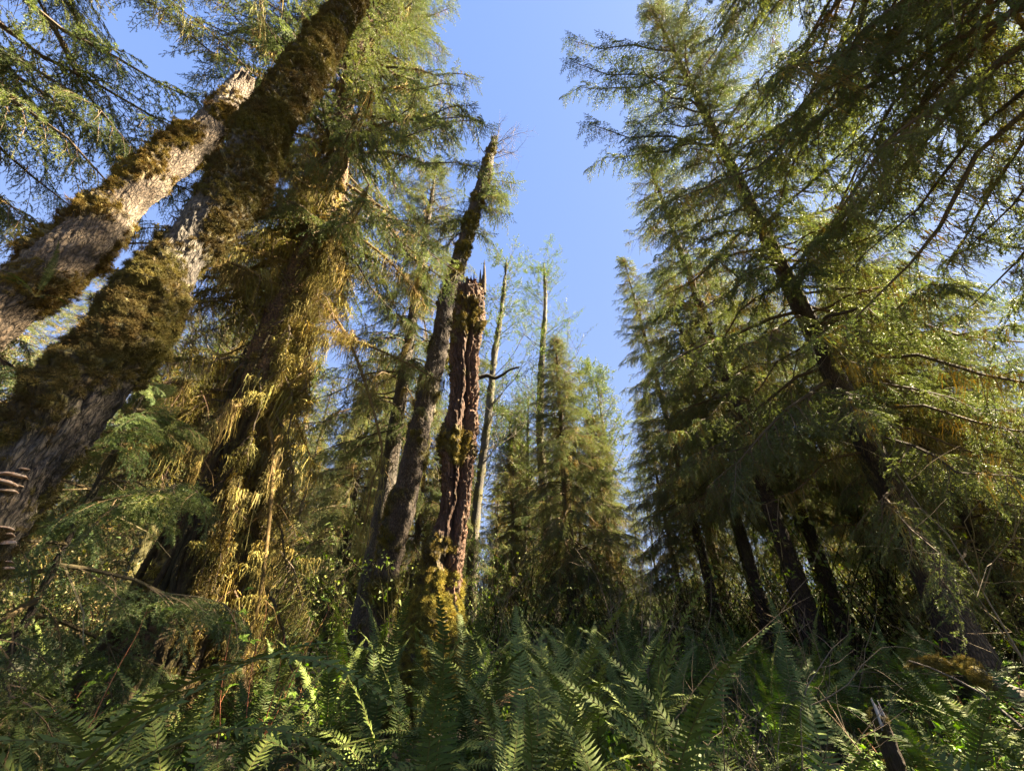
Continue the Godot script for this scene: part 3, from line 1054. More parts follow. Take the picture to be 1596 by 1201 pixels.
func mossy_spruce() -> void:
	var hd := 8.0
	var e := from_edges([[545, 60, 572, 66, hd], [504, 285, 540, 295, hd], [462, 375, 520, 388, hd], [405, 495, 470, 512, hd], [362, 590, 445, 612, hd], [305, 715, 412, 742, hd], [255, 830, 395, 860, hd], [205, 930, 385, 960, hd]])
	var pts: Array = e[0]
	var rad: Array = e[1]
	var low: Vector3 = pts[-1]
	pts.append(Vector3(low.x - 0.02, -0.3, low.z)); rad.append(rad[-1] * 1.45)
	var top: Vector3 = pts[0]
	pts.push_front(Vector3(top.x + 0.3, 29.0, top.z - 0.2)); rad.push_front(0.04)
	var base := Vector3(low.x, 0, low.z)
	var node := thing("mossy_spruce", "big spruce with a flared red-brown base hung with golden moss", "tree", base)
	var L := local(pts, base)
	var tr := trunk_mesh(L, rad, {"step": 0.06, "sides": 72, "amp": 0.05, "bark": Color(0.16, 0.085, 0.04), "bark2": Color(0.21, 0.115, 0.05), "moss": Color(0.15, 0.1, 0.025), "moss2": MOSS_GOLD, "bias": -0.25, "thick": 0.06, "lumpy": 0.1, "patch": 0.9, "mat": M.bark, "blobs": [[12.0, Vector3(0.4, 0, 0.9), 2.5, 0.5], [8.5, Vector3(0.9, 0, 0.4), 2.2, 0.6], [1.5, Vector3(-0.6, 0, 0.8), 2.0, 0.35]]})
	part("trunk", tr.mesh, node)
	moss_on(tr, 9000, 0.09, 0.3, Color(0.16, 0.11, 0.03), Color(0.36, 0.28, 0.05), node, G.shag, 105)
	var P: Array = tr.P
	var R: Array = tr.R
	var axis := func(y: float) -> Vector3:
		var k := 0
		while k < P.size() - 1 and P[k].y > y:
			k += 1
		return P[k]
	var rad_at := func(y: float) -> float:
		var k := 0
		while k < P.size() - 1 and P[k].y > y:
			k += 1
		return R[k]
	# strands of root and fibre flowing down the flared base
	rng.seed = 310
	for i in 46:
		var a := rng.randf_range(-0.6, 3.6)
		var d := Vector3(cos(a), 0, sin(a))
		var y0 := rng.randf_range(1.6, 6.5)
		var p: Vector3 = axis.call(y0) + d * (rad_at.call(y0) * 0.95)
		var q := []
		var qr := []
		var n := 9
		var wob := rng.randf_range(-0.3, 0.3)
		var outer := rng.randf_range(1.0, 1.25)
		for k in n:
			var t := float(k) / (n - 1)
			var y := lerpf(y0, -0.1, t)
			var aa := a + wob * t + 0.12 * sin(t * 9.0 + i)
			q.append(axis.call(y) + Vector3(cos(aa), 0, sin(aa)) * (rad_at.call(y) * lerpf(0.98, outer, t) + 0.05 * sin(t * 14.0 + i * 2.0)))
			qr.append(lerpf(0.02, 0.055, t) * rng.randf_range(0.8, 1.3))
		var hq := hermite(q, qr, 0.16)
		var b := Build.new()
		b.tube(hq[0], hq[1], 6, shade_of(Color(0.15, 0.09, 0.035).lerp(Color(0.2, 0.15, 0.035), rng.randf()), 0.3))
		part("root_strand", b.mesh(M.bark), node)
	# dead boughs bent down and hung with moss
	var mx := [[], []]
	var mc := [[], []]
	var tx := []
	var tc := []
	rng.seed = 320
	var boughs := []
	# azimuths: 0 is +x, PI/2 is +z
	for i in 2:
		boughs.append([rng.randf_range(2.4, 9.5), rng.randf_range(-1.0, 0.75), rng.randf_range(0.9, 2.1), rng.randf_range(-0.5, -0.1), rng.randf_range(0.9, 1.7), 0.0, 1])
	for i in 22:
		boughs.append([rng.randf_range(3.5, 12.5), rng.randf_range(1.9, 3.9), rng.randf_range(1.4, 2.9), rng.randf_range(-0.3, 0.15), rng.randf_range(0.0, 0.35), 0.1, 0])
	for i in 12:
		boughs.append([rng.randf_range(3.0, 11.0), rng.randf_range(0, TAU), rng.randf_range(1.2, 2.4), rng.randf_range(-0.4, 0.0), rng.randf_range(0.2, 0.6), 0.1, 0])
	boughs.append([9.6, -0.15, 2.4, -0.15, 0.55, 0.0, 0])       # the long fringed bough towards the gap
	boughs.append([6.6, -0.25, 3.1, -0.1, 0.25, 0.0, 0])
	for g in boughs:
		var L2: float = g[2]
		var from: Vector3 = axis.call(g[0]) + Vector3(cos(g[1]), 0, sin(g[1])) * rad_at.call(g[0]) * 0.7
		var bp := branch_path(from, g[1], L2, g[3], g[4], g[5], rng.randf_range(-0.25, 0.25))
		if g[6] == 1:      # goes on hanging
			var lp: Vector3 = bp[-1]
			var drop := minf(rng.randf_range(1.0, 3.2), lp.y - 0.3)
			for k in 4:
				lp += Vector3(rng.randf_range(-0.1, 0.12), -drop / 4.0, rng.randf_range(-0.1, 0.1))
				bp.append(lp)
		var rr := []
		for k in bp.size():
			rr.append(0.035 * (1.0 - k / (bp.size() + 0.5)) + 0.006)
		var hp := hermite(bp, rr, 0.12)
		var b := Build.new()
		b.tube(hp[0], hp[1], 6, Color(0.12, 0.08, 0.035))
		# thin bare twigs
		for k in hp[0].size():
			if rng.randf() < 0.35:
				var p0: Vector3 = hp[0][k]
				var td := (rand_unit() + Vector3(0, -0.9, 0)).normalized()
				var p1 := p0 + td * rng.randf_range(0.15, 0.4)
				var p2 := p1 + (td + Vector3(0, -0.6, 0)).normalized() * rng.randf_range(0.1, 0.4)
				b.tube([p0, p1, p2], [0.007, 0.005, 0.002], 3, Color(0.2, 0.13, 0.06))
		part("bough", b.mesh(M.wood), node)
		for k in hp[0].size():
			var p: Vector3 = hp[0][k]
			var dd: Vector3 = hp[0][mini(k + 1, hp[0].size() - 1)] - hp[0][maxi(k - 1, 0)]
			var col := shade_of(Color(0.13, 0.09, 0.04).lerp(Color(0.29, 0.235, 0.065), rng.randf()), 0.25)
			if rng.randf() < 0.9:
				var s := rng.randf_range(0.035, 0.07)
				var up := (Vector3.UP + rand_unit() * 0.7).normalized()
				var x := up.cross(rand_unit()).normalized()
				tx.append(Transform3D(Basis(x * s, up * s, x.cross(up) * s), p))
				tc.append(col)
			if rng.randf() < 0.5:
				var w := 0 if rng.randf() < 0.6 else 1
				var s2 := rng.randf_range(0.5, 1.1)
				var hdir := Vector3(dd.x, 0, dd.z)
				if hdir.length() < 0.03:
					hdir = Vector3(rng.randf_range(-1, 1), 0, rng.randf_range(-1, 1))
				mx[w].append(Transform3D(aim(hdir, Vector3.UP, Vector3(s2, s2 * rng.randf_range(0.7, 1.3), s2)), p))
				mc[w].append(col)
	scatter("bough_moss", G.shag, tx, tc, node)
	var dx := [[], [], [], []]
	var dc := [[], [], [], []]
	rng.seed = 325
	for i in 175:
		var left := i % 3 == 0
		var y := rng.randf_range(3.5, 13.0) if left else 1.2 + 9.0 * pow(rng.randf(), 1.25)
		var az := rng.randf_range(1.7, 4.0) if left else rng.randf_range(-1.3, 0.95)
		var e0 := rng.randf_range(-0.6, 0.05) if left else rng.randf_range(-1.35, -0.5)
		var k := rng.randi() % 4
		var s := rng.randf_range(0.75, 1.25)
		dx[k].append(Transform3D(aim(Vector3(cos(az) * cos(e0), sin(e0), sin(az) * cos(e0)), Vector3.UP, Vector3(s, s, s)), axis.call(y) + Vector3(cos(az), 0, sin(az)) * rad_at.call(y) * 0.8))
		dc[k].append(shade_of(Color(1, 1, 1), 0.25))
		var dd := Vector3(cos(az) * cos(e0), sin(e0), sin(az) * cos(e0))
		for q in 2:
			var cp: Vector3 = dx[k][-1].origin + dd * rng.randf_range(0.1, 0.8) * s * (1.0 if k < 2 else 1.7)
			var cs := rng.randf_range(0.7, 1.2)
			var cw := rng.randi() % 2
			mx[cw].append(Transform3D(Basis(Vector3.UP, rng.randf() * TAU) * Basis(Vector3.RIGHT, rng.randf_range(-0.3, 0.3)) * Basis.from_scale(Vector3(cs * 1.2, cs * rng.randf_range(0.4, 1.2), cs)), cp))
			mc[cw].append(shade_of(Color(0.13, 0.1, 0.035).lerp(Color(0.26, 0.22, 0.06), rng.randf()), 0.3))
	for k in 4:
		scatter("dead_boughs", G.dead_bough[k], dx[k], dc[k], node)
	for k in 2:
		scatter("hanging_moss", G.curtain[k], mx[k], mc[k], node)
	spruce_crown(node, {"h": 28.5, "crown0": 8.8, "R": 4.7, "taper": 0.45, "per_m": 12.0, "droop": 0.5, "moss": 0.4, "moss_col": Color(0.26, 0.2, 0.05), "tint": NEEDLE_A, "tint2": NEEDLE_B, "sd": 330, "spacing": 0.22, "hang": 0.5, "bare": 0.3}, axis)

func make_middle_trees() -> void:
	# the dark leaning trunk
	var hd := 10.0
	var e := from_edges([[767, 214, 776, 216, hd], [757, 236, 771, 240, hd], [748, 262, 767, 268, hd], [727, 333, 746, 338, hd], [704, 400, 729, 405, hd], [683, 467, 712, 472, hd], [670, 533, 701, 538, hd], [650, 610, 684, 615, hd], [636, 667, 671, 672, hd], [618, 740, 658, 746, hd], [602, 800, 647, 806, hd], [590, 853, 631, 858, hd], [571, 933, 615, 938, hd], [560, 1000, 612, 1004, hd]])
	var pts: Array = e[0]
	var rad: Array = e[1]
	var low: Vector3 = pts[-1]
	pts.append(Vector3(low.x - 0.1, -0.2, low.z)); rad.append(rad[-1] * 1.3)
	var base := Vector3(low.x - 0.1, 0, low.z)
	var node := thing("leaning_tree", "tall dark tree with a ragged broken tip and bare twigs, leaning", "tree", base)
	var tr := trunk_mesh(local(pts, base), rad, {"step": 0.06, "sides": 48, "amp": 0.03, "bark": Color(0.085, 0.06, 0.045), "bark2": Color(0.13, 0.095, 0.07), "moss": Color(0.075, 0.065, 0.02), "moss2": Color(0.15, 0.13, 0.03), "bias": 0.22, "thick": 0.08, "lumpy": 0.12, "patch": 0.9, "mat": M.bark, "break": 0.7})
	part("trunk", tr.mesh, node)
	moss_on(tr, 7000, 0.085, 0.3, Color(0.09, 0.075, 0.02), Color(0.19, 0.165, 0.035), node, G.shag, 401)
	rng.seed = 402
	for k in 9:
		var b := Build.new()
		var tips := []
		var i := int(tr.P.size() * rng.randf_range(0.005, 0.09))
		grow(b, tr.P[i], Vector3(rng.randf_range(-0.3, 1.0), rng.randf_range(0.0, 0.8), rng.randf_range(-0.5, 0.5)).normalized(), rng.randf_range(0.8, 1.7), 0.018, 2, tips, 0.03, Color(0.14, 0.11, 0.09))
		part("twig", b.mesh(M.wood), node)
	var wx := [[], []]
	var wc := [[], []]
	for k in 26:
		var i: int = int(tr.P.size() * rng.randf_range(0.1, 0.34))
		var az := rng.randf_range(-0.7, 0.7) if k % 3 > 0 else rng.randf_range(2.4, 3.8)
		var e0 := rng.randf_range(-0.5, 0.3)
		var s := rng.randf_range(0.8, 1.5)
		wx[k % 2].append(Transform3D(aim(Vector3(cos(az) * cos(e0), sin(e0), sin(az) * cos(e0)), Vector3.UP, Vector3(s, s, s)), tr.P[i]))
		wc[k % 2].append(shade_of(NEEDLE_A, 0.15))
	for k in 2:
		scatter("boughs", G.bough[0][k], wx[k], wc[k], node)
	# the rotten snag in the middle
	hd = 7.0
	e = from_edges([[713, 440, 746, 442, hd], [709, 462, 757, 466, hd], [706, 485, 758, 490, hd], [699, 533, 750, 537, hd], [700, 580, 748, 584, hd], [699, 625, 747, 628, hd], [689, 662, 748, 666, hd], [685, 700, 744, 703, hd], [687, 735, 738, 738, hd], [687, 767, 735, 770, hd], [682, 800, 732, 803, hd], [665, 850, 728, 852, hd], [655, 890, 724, 893, hd], [643, 935, 720, 938, hd], [632, 975, 724, 980, hd]])
	pts = e[0]
	rad = e[1]
	low = pts[-1]
	pts.append(Vector3(low.x, 0.5, low.z)); rad.append(rad[-1] * 1.18)
	pts.append(Vector3(low.x, -0.2, low.z)); rad.append(rad[-1] * 1.3)
	base = Vector3(low.x, 0, low.z)
	node = thing("rotten_snag", "rotten red-brown snag with a splintered spike on top and golden mossy foot", "tree", base)
	var f := Vector3(0, 0, 1)
	tr = trunk_mesh(local(pts, base), rad, {"step": 0.03, "sides": 96, "amp": 0.055, "bark": Color(0.12, 0.058, 0.034), "bark2": Color(0.19, 0.1, 0.058), "heart": Color(0.2, 0.1, 0.05), "moss": Color(0.085, 0.058, 0.022), "moss2": Color(0.2, 0.16, 0.035), "bias": -0.4, "grain": 0.14, "thick": 0.075, "lumpy": 0.12, "lump_scale": 2.4, "patch": 1.5, "mat": M.rot, "break": 0.35,
		"blobs": [[at(700, 690, hd).y, Vector3(-0.6, 0, 0.8), 0.5, 1.1], [at(720, 500, hd).y, f, 0.6, 0.9], [at(735, 600, hd).y, Vector3(-0.5, 0, 0.8), 0.4, 0.7], [at(690, 880, hd).y, Vector3(-0.8, 0, 0.6), 0.8, 0.9], [0.7, Vector3(0, 0, 1), 0.9, 1.8], [at(740, 700, hd).y, Vector3(1, 0, 0.2), 0.35, 0.6]],
		"grooves": [[PI * 1.36, 0.26, 0.2, 1.3, 5.0], [PI * 1.4, 0.16, 0.16, 4.6, 7.4], [PI * 1.58, 0.1, 0.1, 2.4, 4.2], [PI * 1.25, 0.1, 0.1, 3.0, 7.6]]})
	part("trunk", tr.mesh, node)
	moss_on(tr, 9000, 0.055, 0.35, Color(0.1, 0.07, 0.02), Color(0.24, 0.19, 0.04), node, G.shag, 411)
	# the golden foot
	var xs := []
	var cs := []
	rng.seed = 412
	for i in tr.v.size():
		var q: Vector3 = tr.v[i]
		if q.y < 1.75 + 0.5 * n_patch.get_noise_3dv(q * 2.0) and q.y > 0 and rng.randf() < 0.35:
			var s := rng.randf_range(0.04, 0.085)
			var up: Vector3 = (tr.n[i] + rand_unit() * 0.5 + Vector3(0, 0.2, 0)).normalized()
			var x := up.cross(rand_unit()).normalized()
			xs.append(Transform3D(Basis(x * s, up * s, x.cross(up) * s), q))
			cs.append(shade_of(Color(0.19, 0.16, 0.035).lerp(Color(0.32, 0.27, 0.05), rng.randf()), 0.2))
	scatter("moss", G.shag, xs, cs, node)
	# splinters on top
	var splinters := [[754, 445, 755, 405, 0.06], [747, 447, 749, 420, 0.05], [716, 447, 715, 433, 0.045], [726, 446, 727, 430, 0.04], [737, 446, 739, 424, 0.035], [741, 448, 742, 432, 0.05], [720, 446, 722, 436, 0.06], [750, 452, 752, 428, 0.04], [730, 446, 733, 438, 0.05]]
	for s in splinters:
		var a: Vector3 = at(s[0], s[1] + 12, hd) - base
		var b2: Vector3 = at(s[2], s[3], hd) - base
		var b := Build.new()
		var m := a.lerp(b2, 0.5) + Vector3(0.01, 0, 0.01)
		b.tube([a, m, a.lerp(b2, 0.8), b2], [s[4], s[4] * 0.7, s[4] * 0.4, 0.006], 6, Color(0.26, 0.19, 0.13))
		part("splinter", b.mesh(M.rot), node)
	# a dead hooked branch stub
	var sb := Build.new()
	var s0: Vector3 = at(738, 592, hd + 0.1) - base
	var hook := [s0, at(758, 585, hd + 0.1) - base, at(771, 589, hd + 0.1) - base, at(783, 584, hd + 0.1) - base, at(795, 576, hd) - base, at(809, 572, hd) - base]
	var hh := hermite(hook, [0.06, 0.045, 0.04, 0.03, 0.022, 0.02], 0.08)
	sb.tube(hh[0], hh[1], 8, Color(0.07, 0.055, 0.035))
	var stub := part("branch_stub", sb.mesh(M.bark), node)
	var sx := []
	var sc := []
	for k in 60:
		var p: Vector3 = hh[0][rng.randi() % hh[0].size()]
		var s := rng.randf_range(0.03, 0.055)
		sx.append(Transform3D(Basis(rand_unit(), rng.randf() * TAU).scaled(Vector3(s, s, s)), p))
		sc.append(shade_of(Color(0.1, 0.085, 0.025), 0.3))
	scatter("moss", G.shag, sx, sc, stub)
	# a dim spruce behind the two
	spruce("spruce_tree", "dim spruce with drooping dark boughs behind the leaning tree", {"base": spot(575, 11.8), "h": 20.0, "r0": 0.3, "crown0": 5.5, "R": 3.6, "per_m": 9.0, "droop": 0.75, "moss": 0.3, "moss_col": Color(0.12, 0.1, 0.04), "tint": NEEDLE_A, "tint2": NEEDLE_B, "sd": 420, "hang": 0.9, "spacing": 0.25})
	var fill := [[955, 25.0, 12.5, 441, "round-shouldered spruce just behind the pointed spruce of the gap"], [700, 21.0, 11.0, 442, "sunlit spruce glimpsed between the leaning tree and the splintered snag"], [640, 17.0, 10.0, 443, "young sunlit spruce behind the foot of the leaning tree"], [520, 17.0, 12.0, 444, "bright young spruce behind the mossy spruce's skirt"], [800, 24.0, 11.0, 445, "low full spruce between the two slender alders"]]
	for f2 in fill:
		spruce("spruce_tree", f2[4], {"base": spot(f2[0], f2[1]), "h": f2[2], "r0": 0.17, "crown0": 0.9, "R": 2.9, "per_m": 15.0, "moss": 0.45, "tint": NEEDLE_A, "tint2": NEEDLE_B, "sd": f2[3]})
	# slender alders standing in the gap
	var al := [
		["slender alder with a thin fresh-leaved top rising beside the spruce in the gap", [[848, 410, 3], [850, 470, 8], [846, 540, 12], [842, 620, 15], [843, 700, 17], [850, 780, 19], [857, 850, 22], [862, 945, 25]], 23.0, 0.62, 3.3, 501, 0.75],
		["slender leaning alder with a moss-ringed bole beside the splintered snag's spike", [[790, 405, 2], [782, 480, 8], [770, 560, 13], [762, 640, 15], [752, 720, 16], [742, 800, 18], [733, 940, 22]], 20.0, 0.66, 3.0, 502, 0.55],
		["thin golden-mossed alder pole between the two slender alders", [[795, 650, 4], [797, 720, 8], [801, 800, 9], [806, 870, 10], [808, 935, 11]], 25.0, 0.4, 1.8, 503, 0.5],
	]
	for q in al:
		var p2 := []
		var r2 := []
		for row in q[1]:
			p2.append(at(row[0], row[1], q[2]))
			r2.append(row[2] * 0.5 * p2[-1].distance_to(EYE) / FOCAL * 0.72)
		var gp := spot(q[1][-1][0], q[2])
		p2.append(gp + Vector3(0, -0.2, 0))
		r2.append(r2[-1] * 1.4)
		alder("alder_tree", q[0], p2, r2, q[3], q[4], Color(0.15, 0.17, 0.06), q[6], q[5], "", 0.35 if q[5] != 503 else 0.55)
	# the pointed spruce of the gap
	spruce("spruce_tree", "pointed sunlit spruce with golden mossy lower boughs standing in the gap", {"base": spot(893, 18.5), "h": 14.6, "r0": 0.27, "crown0": 1.6, "R": 3.3, "per_m": 20.0, "droop": 0.55, "moss": 0.45, "moss_col": Color(0.33, 0.25, 0.05), "moss_size": 1.3, "tint": NEEDLE_A, "tint2": NEEDLE_B, "sd": 430, "spacing": 0.24, "hang": 0.45, "bare": 0.25, "bark": Color(0.2, 0.12, 0.07)})

func make_right_trees() -> void:
	var blue := NEEDLE_A
	var olive := NEEDLE_B
	var rows := [
		# label, pixel, distance, height, top offset, r0, crown0, R, seed, moss
		["narrow spruce with a slim dark bole at the edge of the sky", 1112, 18.0, 19.0, Vector3(-0.9, 0, 0), 0.19, 3.2, 2.5, 601, 0.3],
		["tall spruce with a dark bole behind the bare bush", 1250, 13.5, 21.0, Vector3(-1.0, 0, 0.3), 0.23, 4.4, 3.6, 602, 0.35],
		["spruce with a thin red-brown bole next to the thick-boled spruce", 1300, 15.5, 14.0, Vector3(-0.3, 0, 0), 0.2, 4.0, 2.6, 603, 0.45],
		["thick-boled spruce with bright sprays low on its trunk", 1470, 9.3, 22.5, Vector3(-0.9, 0, 0.4), 0.22, 3.2, 3.9, 604, 0.35],
		["big spruce with pale mossy lower boughs past the thick-boled spruce", 1640, 14.5, 13.0, Vector3(-0.6, 0, 0), 0.26, 2.0, 3.6, 605, 0.5],
		["spruce far back in the dense stand, its bole half hidden", 1180, 20.0, 12.0, Vector3(-0.3, 0, 0), 0.26, 5.0, 3.2, 606, 0.4],
		["spruce behind the thick-boled one, hung with yellow moss", 1390, 18.0, 13.0, Vector3(-0.4, 0, 0), 0.28, 4.0, 3.3, 607, 0.6],
		["spruce deep in the stand behind the mossy log", 1560, 19.0, 12.0, Vector3(-0.4, 0, 0), 0.28, 2.5, 3.6, 608, 0.6],
		["tall spruce closing the dense stand behind the narrow one", 1130, 25.0, 13.0, Vector3(-0.4, 0, 0), 0.25, 3.0, 3.4, 609, 0.4],
		["tall spruce at the back of the dense stand, hung with dull moss", 1290, 24.0, 13.5, Vector3(-0.4, 0, 0), 0.27, 3.0, 3.8, 610, 0.5],
		["broad spruce at the back of the dense stand behind the mossy log", 1460, 23.0, 13.0, Vector3(-0.4, 0, 0), 0.28, 3.0, 4.0, 611, 0.5],
		["mid-height spruce between the narrow spruce and the dark-boled one", 1185, 15.5, 15.0, Vector3(-0.4, 0, 0), 0.18, 4.0, 3.0, 613, 0.4],
		["low spruce with pale sprays just behind the mossy fallen branch", 1580, 11.0, 8.0, Vector3(-0.3, 0, 0), 0.13, 1.4, 2.0, 615, 0.35],
		["young spruce at the foot of the narrow spruce by the sky", 1062, 21.0, 11.0, Vector3(-0.2, 0, 0), 0.14, 1.2, 2.4, 616, 0.4],
		["spruce beyond the bright-sprayed one with sunlit needles", 1620, 16.0, 12.0, Vector3(-0.4, 0, 0), 0.26, 2.5, 4.0, 612, 0.5],
	]
	for r in rows:
		spruce("spruce_tree", r[0], {"base": spot(r[1], r[2]), "h": r[3], "top": r[4], "r0": r[5], "crown0": r[6], "R": r[7], "sd": r[8], "moss": r[9], "moss_col": Color(0.24, 0.19, 0.05), "tint": blue, "tint2": olive, "per_m": 10.0 if r[8] in [602, 604] else (10.5 if r[8] in [601, 603] else 14.0), "droop": 0.55, "hang": 0.5, "spacing": 0.25, "step": 0.12 if r[2] < 14.0 else 0.25, "sides": 32 if r[2] < 14.0 else 20, "bark": Color(0.065, 0.04, 0.03), "bark2": Color(0.1, 0.07, 0.055), "trunk_moss": -0.2, "gap": [-PI / 2 + 0.3, 1.0, 0.45 if r[8] == 604 else 1.0, 0.0], "extra": [] if r[8] != 604 else [[12.8, 3.0, 4.3, 0.1, 0], [13.3, 3.35, 3.9, 0.1, 1], [16.2, 3.0, 4.4, 0.1, 0], [16.8, 3.3, 4.2, 0.15, 1], [18.6, 3.1, 4.0, 0.15, 0], [14.6, 2.7, 3.8, 0.0, 1]]})
	# boughs that reach in over the top corner come from a spruce beside the photographer
	spruce("spruce_tree", "near spruce reaching dark boughs in above the dense stand", {"base": Vector3(7.2, 0, -2.0), "h": 24.0, "taper": 0.5, "r0": 0.3, "crown0": 6.0, "R": 5.2, "sd": 620, "moss": 0.35, "moss_col": Color(0.2, 0.15, 0.05), "tint": blue, "tint2": olive, "per_m": 14.0, "droop": 0.5, "hang": 0.6, "spacing": 0.25})

func make_wood() -> void:
	# the wood behind: a few kinds of spruce, repeated
	var kinds := []
	var specs := [
		[13.0, 2.6, 701, NEEDLE_A, NEEDLE_B, 0.35],
		[17.0, 3.0, 702, NEEDLE_A, NEEDLE_B, 0.45],
		[15.0, 2.4, 703, NEEDLE_A, NEEDLE_B, 0.6],
		[18.5, 3.3, 704, NEEDLE_A, NEEDLE_B, 0.3]]
	var k := 0
	for s in specs:
		kinds.append(spruce("forest_spruce", "spruce in the sunlit wood behind the gap", {"base": spot(560 + 130 * k, 34.0 + 3 * k), "h": s[0], "r0": 0.2, "crown0": 2.4, "R": s[1], "sd": s[2], "tint": s[3], "tint2": s[4], "moss": s[5], "moss_col": Color(0.33, 0.26, 0.06), "moss_size": 1.5, "per_m": 13.0, "boughs": G.coarse_bough, "baked": true, "sides": 12, "step": 0.5}, "spruces of the wood behind"))
		k += 1
	rng.seed = 710
	for i in 74:
		var az := rng.randf_range(-1.05, 1.15)
		var hd := rng.randf_range(24.0, 62.0)
		var x := sin(az) * hd
		var z := -cos(az) * hd
		if (az > -0.2 and az < 0.24 and hd < 31.0) or (az > 0.24 and az < 0.75 and rng.randf() < 0.35):
			continue
		var size := rng.randf_range(0.8, 1.15) * clampf(hd / 36.0, 0.75, 1.35)
		if az < -0.5:
			size *= 1.25
		if az > 0.3:
			size *= 0.62
		copy_of(kinds[rng.randi() % kinds.size()], Vector3(x, ground_y(x, z), z), rng.randf() * TAU, size, "spruce in the sunlit wood behind the gap", "spruces of the wood behind")
	for i in 60:
		var az := rng.randf_range(-1.1, 1.2)
		var hd := rng.randf_range(62.0, 105.0)
		var x := sin(az) * hd
		var z := -cos(az) * hd
		copy_of(kinds[rng.randi() % kinds.size()], Vector3(x, ground_y(x, z), z), rng.randf() * TAU, rng.randf_range(1.1, 1.5), "spruce in the sunlit wood behind the gap", "spruces of the wood behind")
	# thin boles and alders among them
	rng.seed = 720
	var seeds := [731, 732, 733]
	var alders := []
	for sd in seeds:
		var p := spot(640 + 90 * (sd - 731), 27.0)
		rng.seed = sd
		var lean := rng.randf_range(-1.0, 1.0)
		alders.append(alder("forest_alder", "thin mossy alder among the spruces of the wood", [p + Vector3(lean, 15, 0), p + Vector3(lean * 0.5, 9, 0.3), p + Vector3(0, 4, 0), p + Vector3(0, -0.2, 0)], [0.03, 0.08, 0.11, 0.14], 0.6, 2.6, Color(0.14, 0.155, 0.055), 0.5, sd, "alders of the wood behind", 0.5))
	rng.seed = 740
	for i in 22:
		var az := rng.randf_range(-0.75, 0.9)
		var hd := rng.randf_range(17.0, 45.0)
		if az > -0.12 and az < 0.24 and hd < 26.0:
			continue
		var x := sin(az) * hd
		var z := -cos(az) * hd
		copy_of(alders[rng.randi() % 3], Vector3(x, ground_y(x, z), z), rng.randf() * TAU, rng.randf_range(0.75, 1.2), "thin mossy alder among the spruces of the wood", "alders of the wood behind")

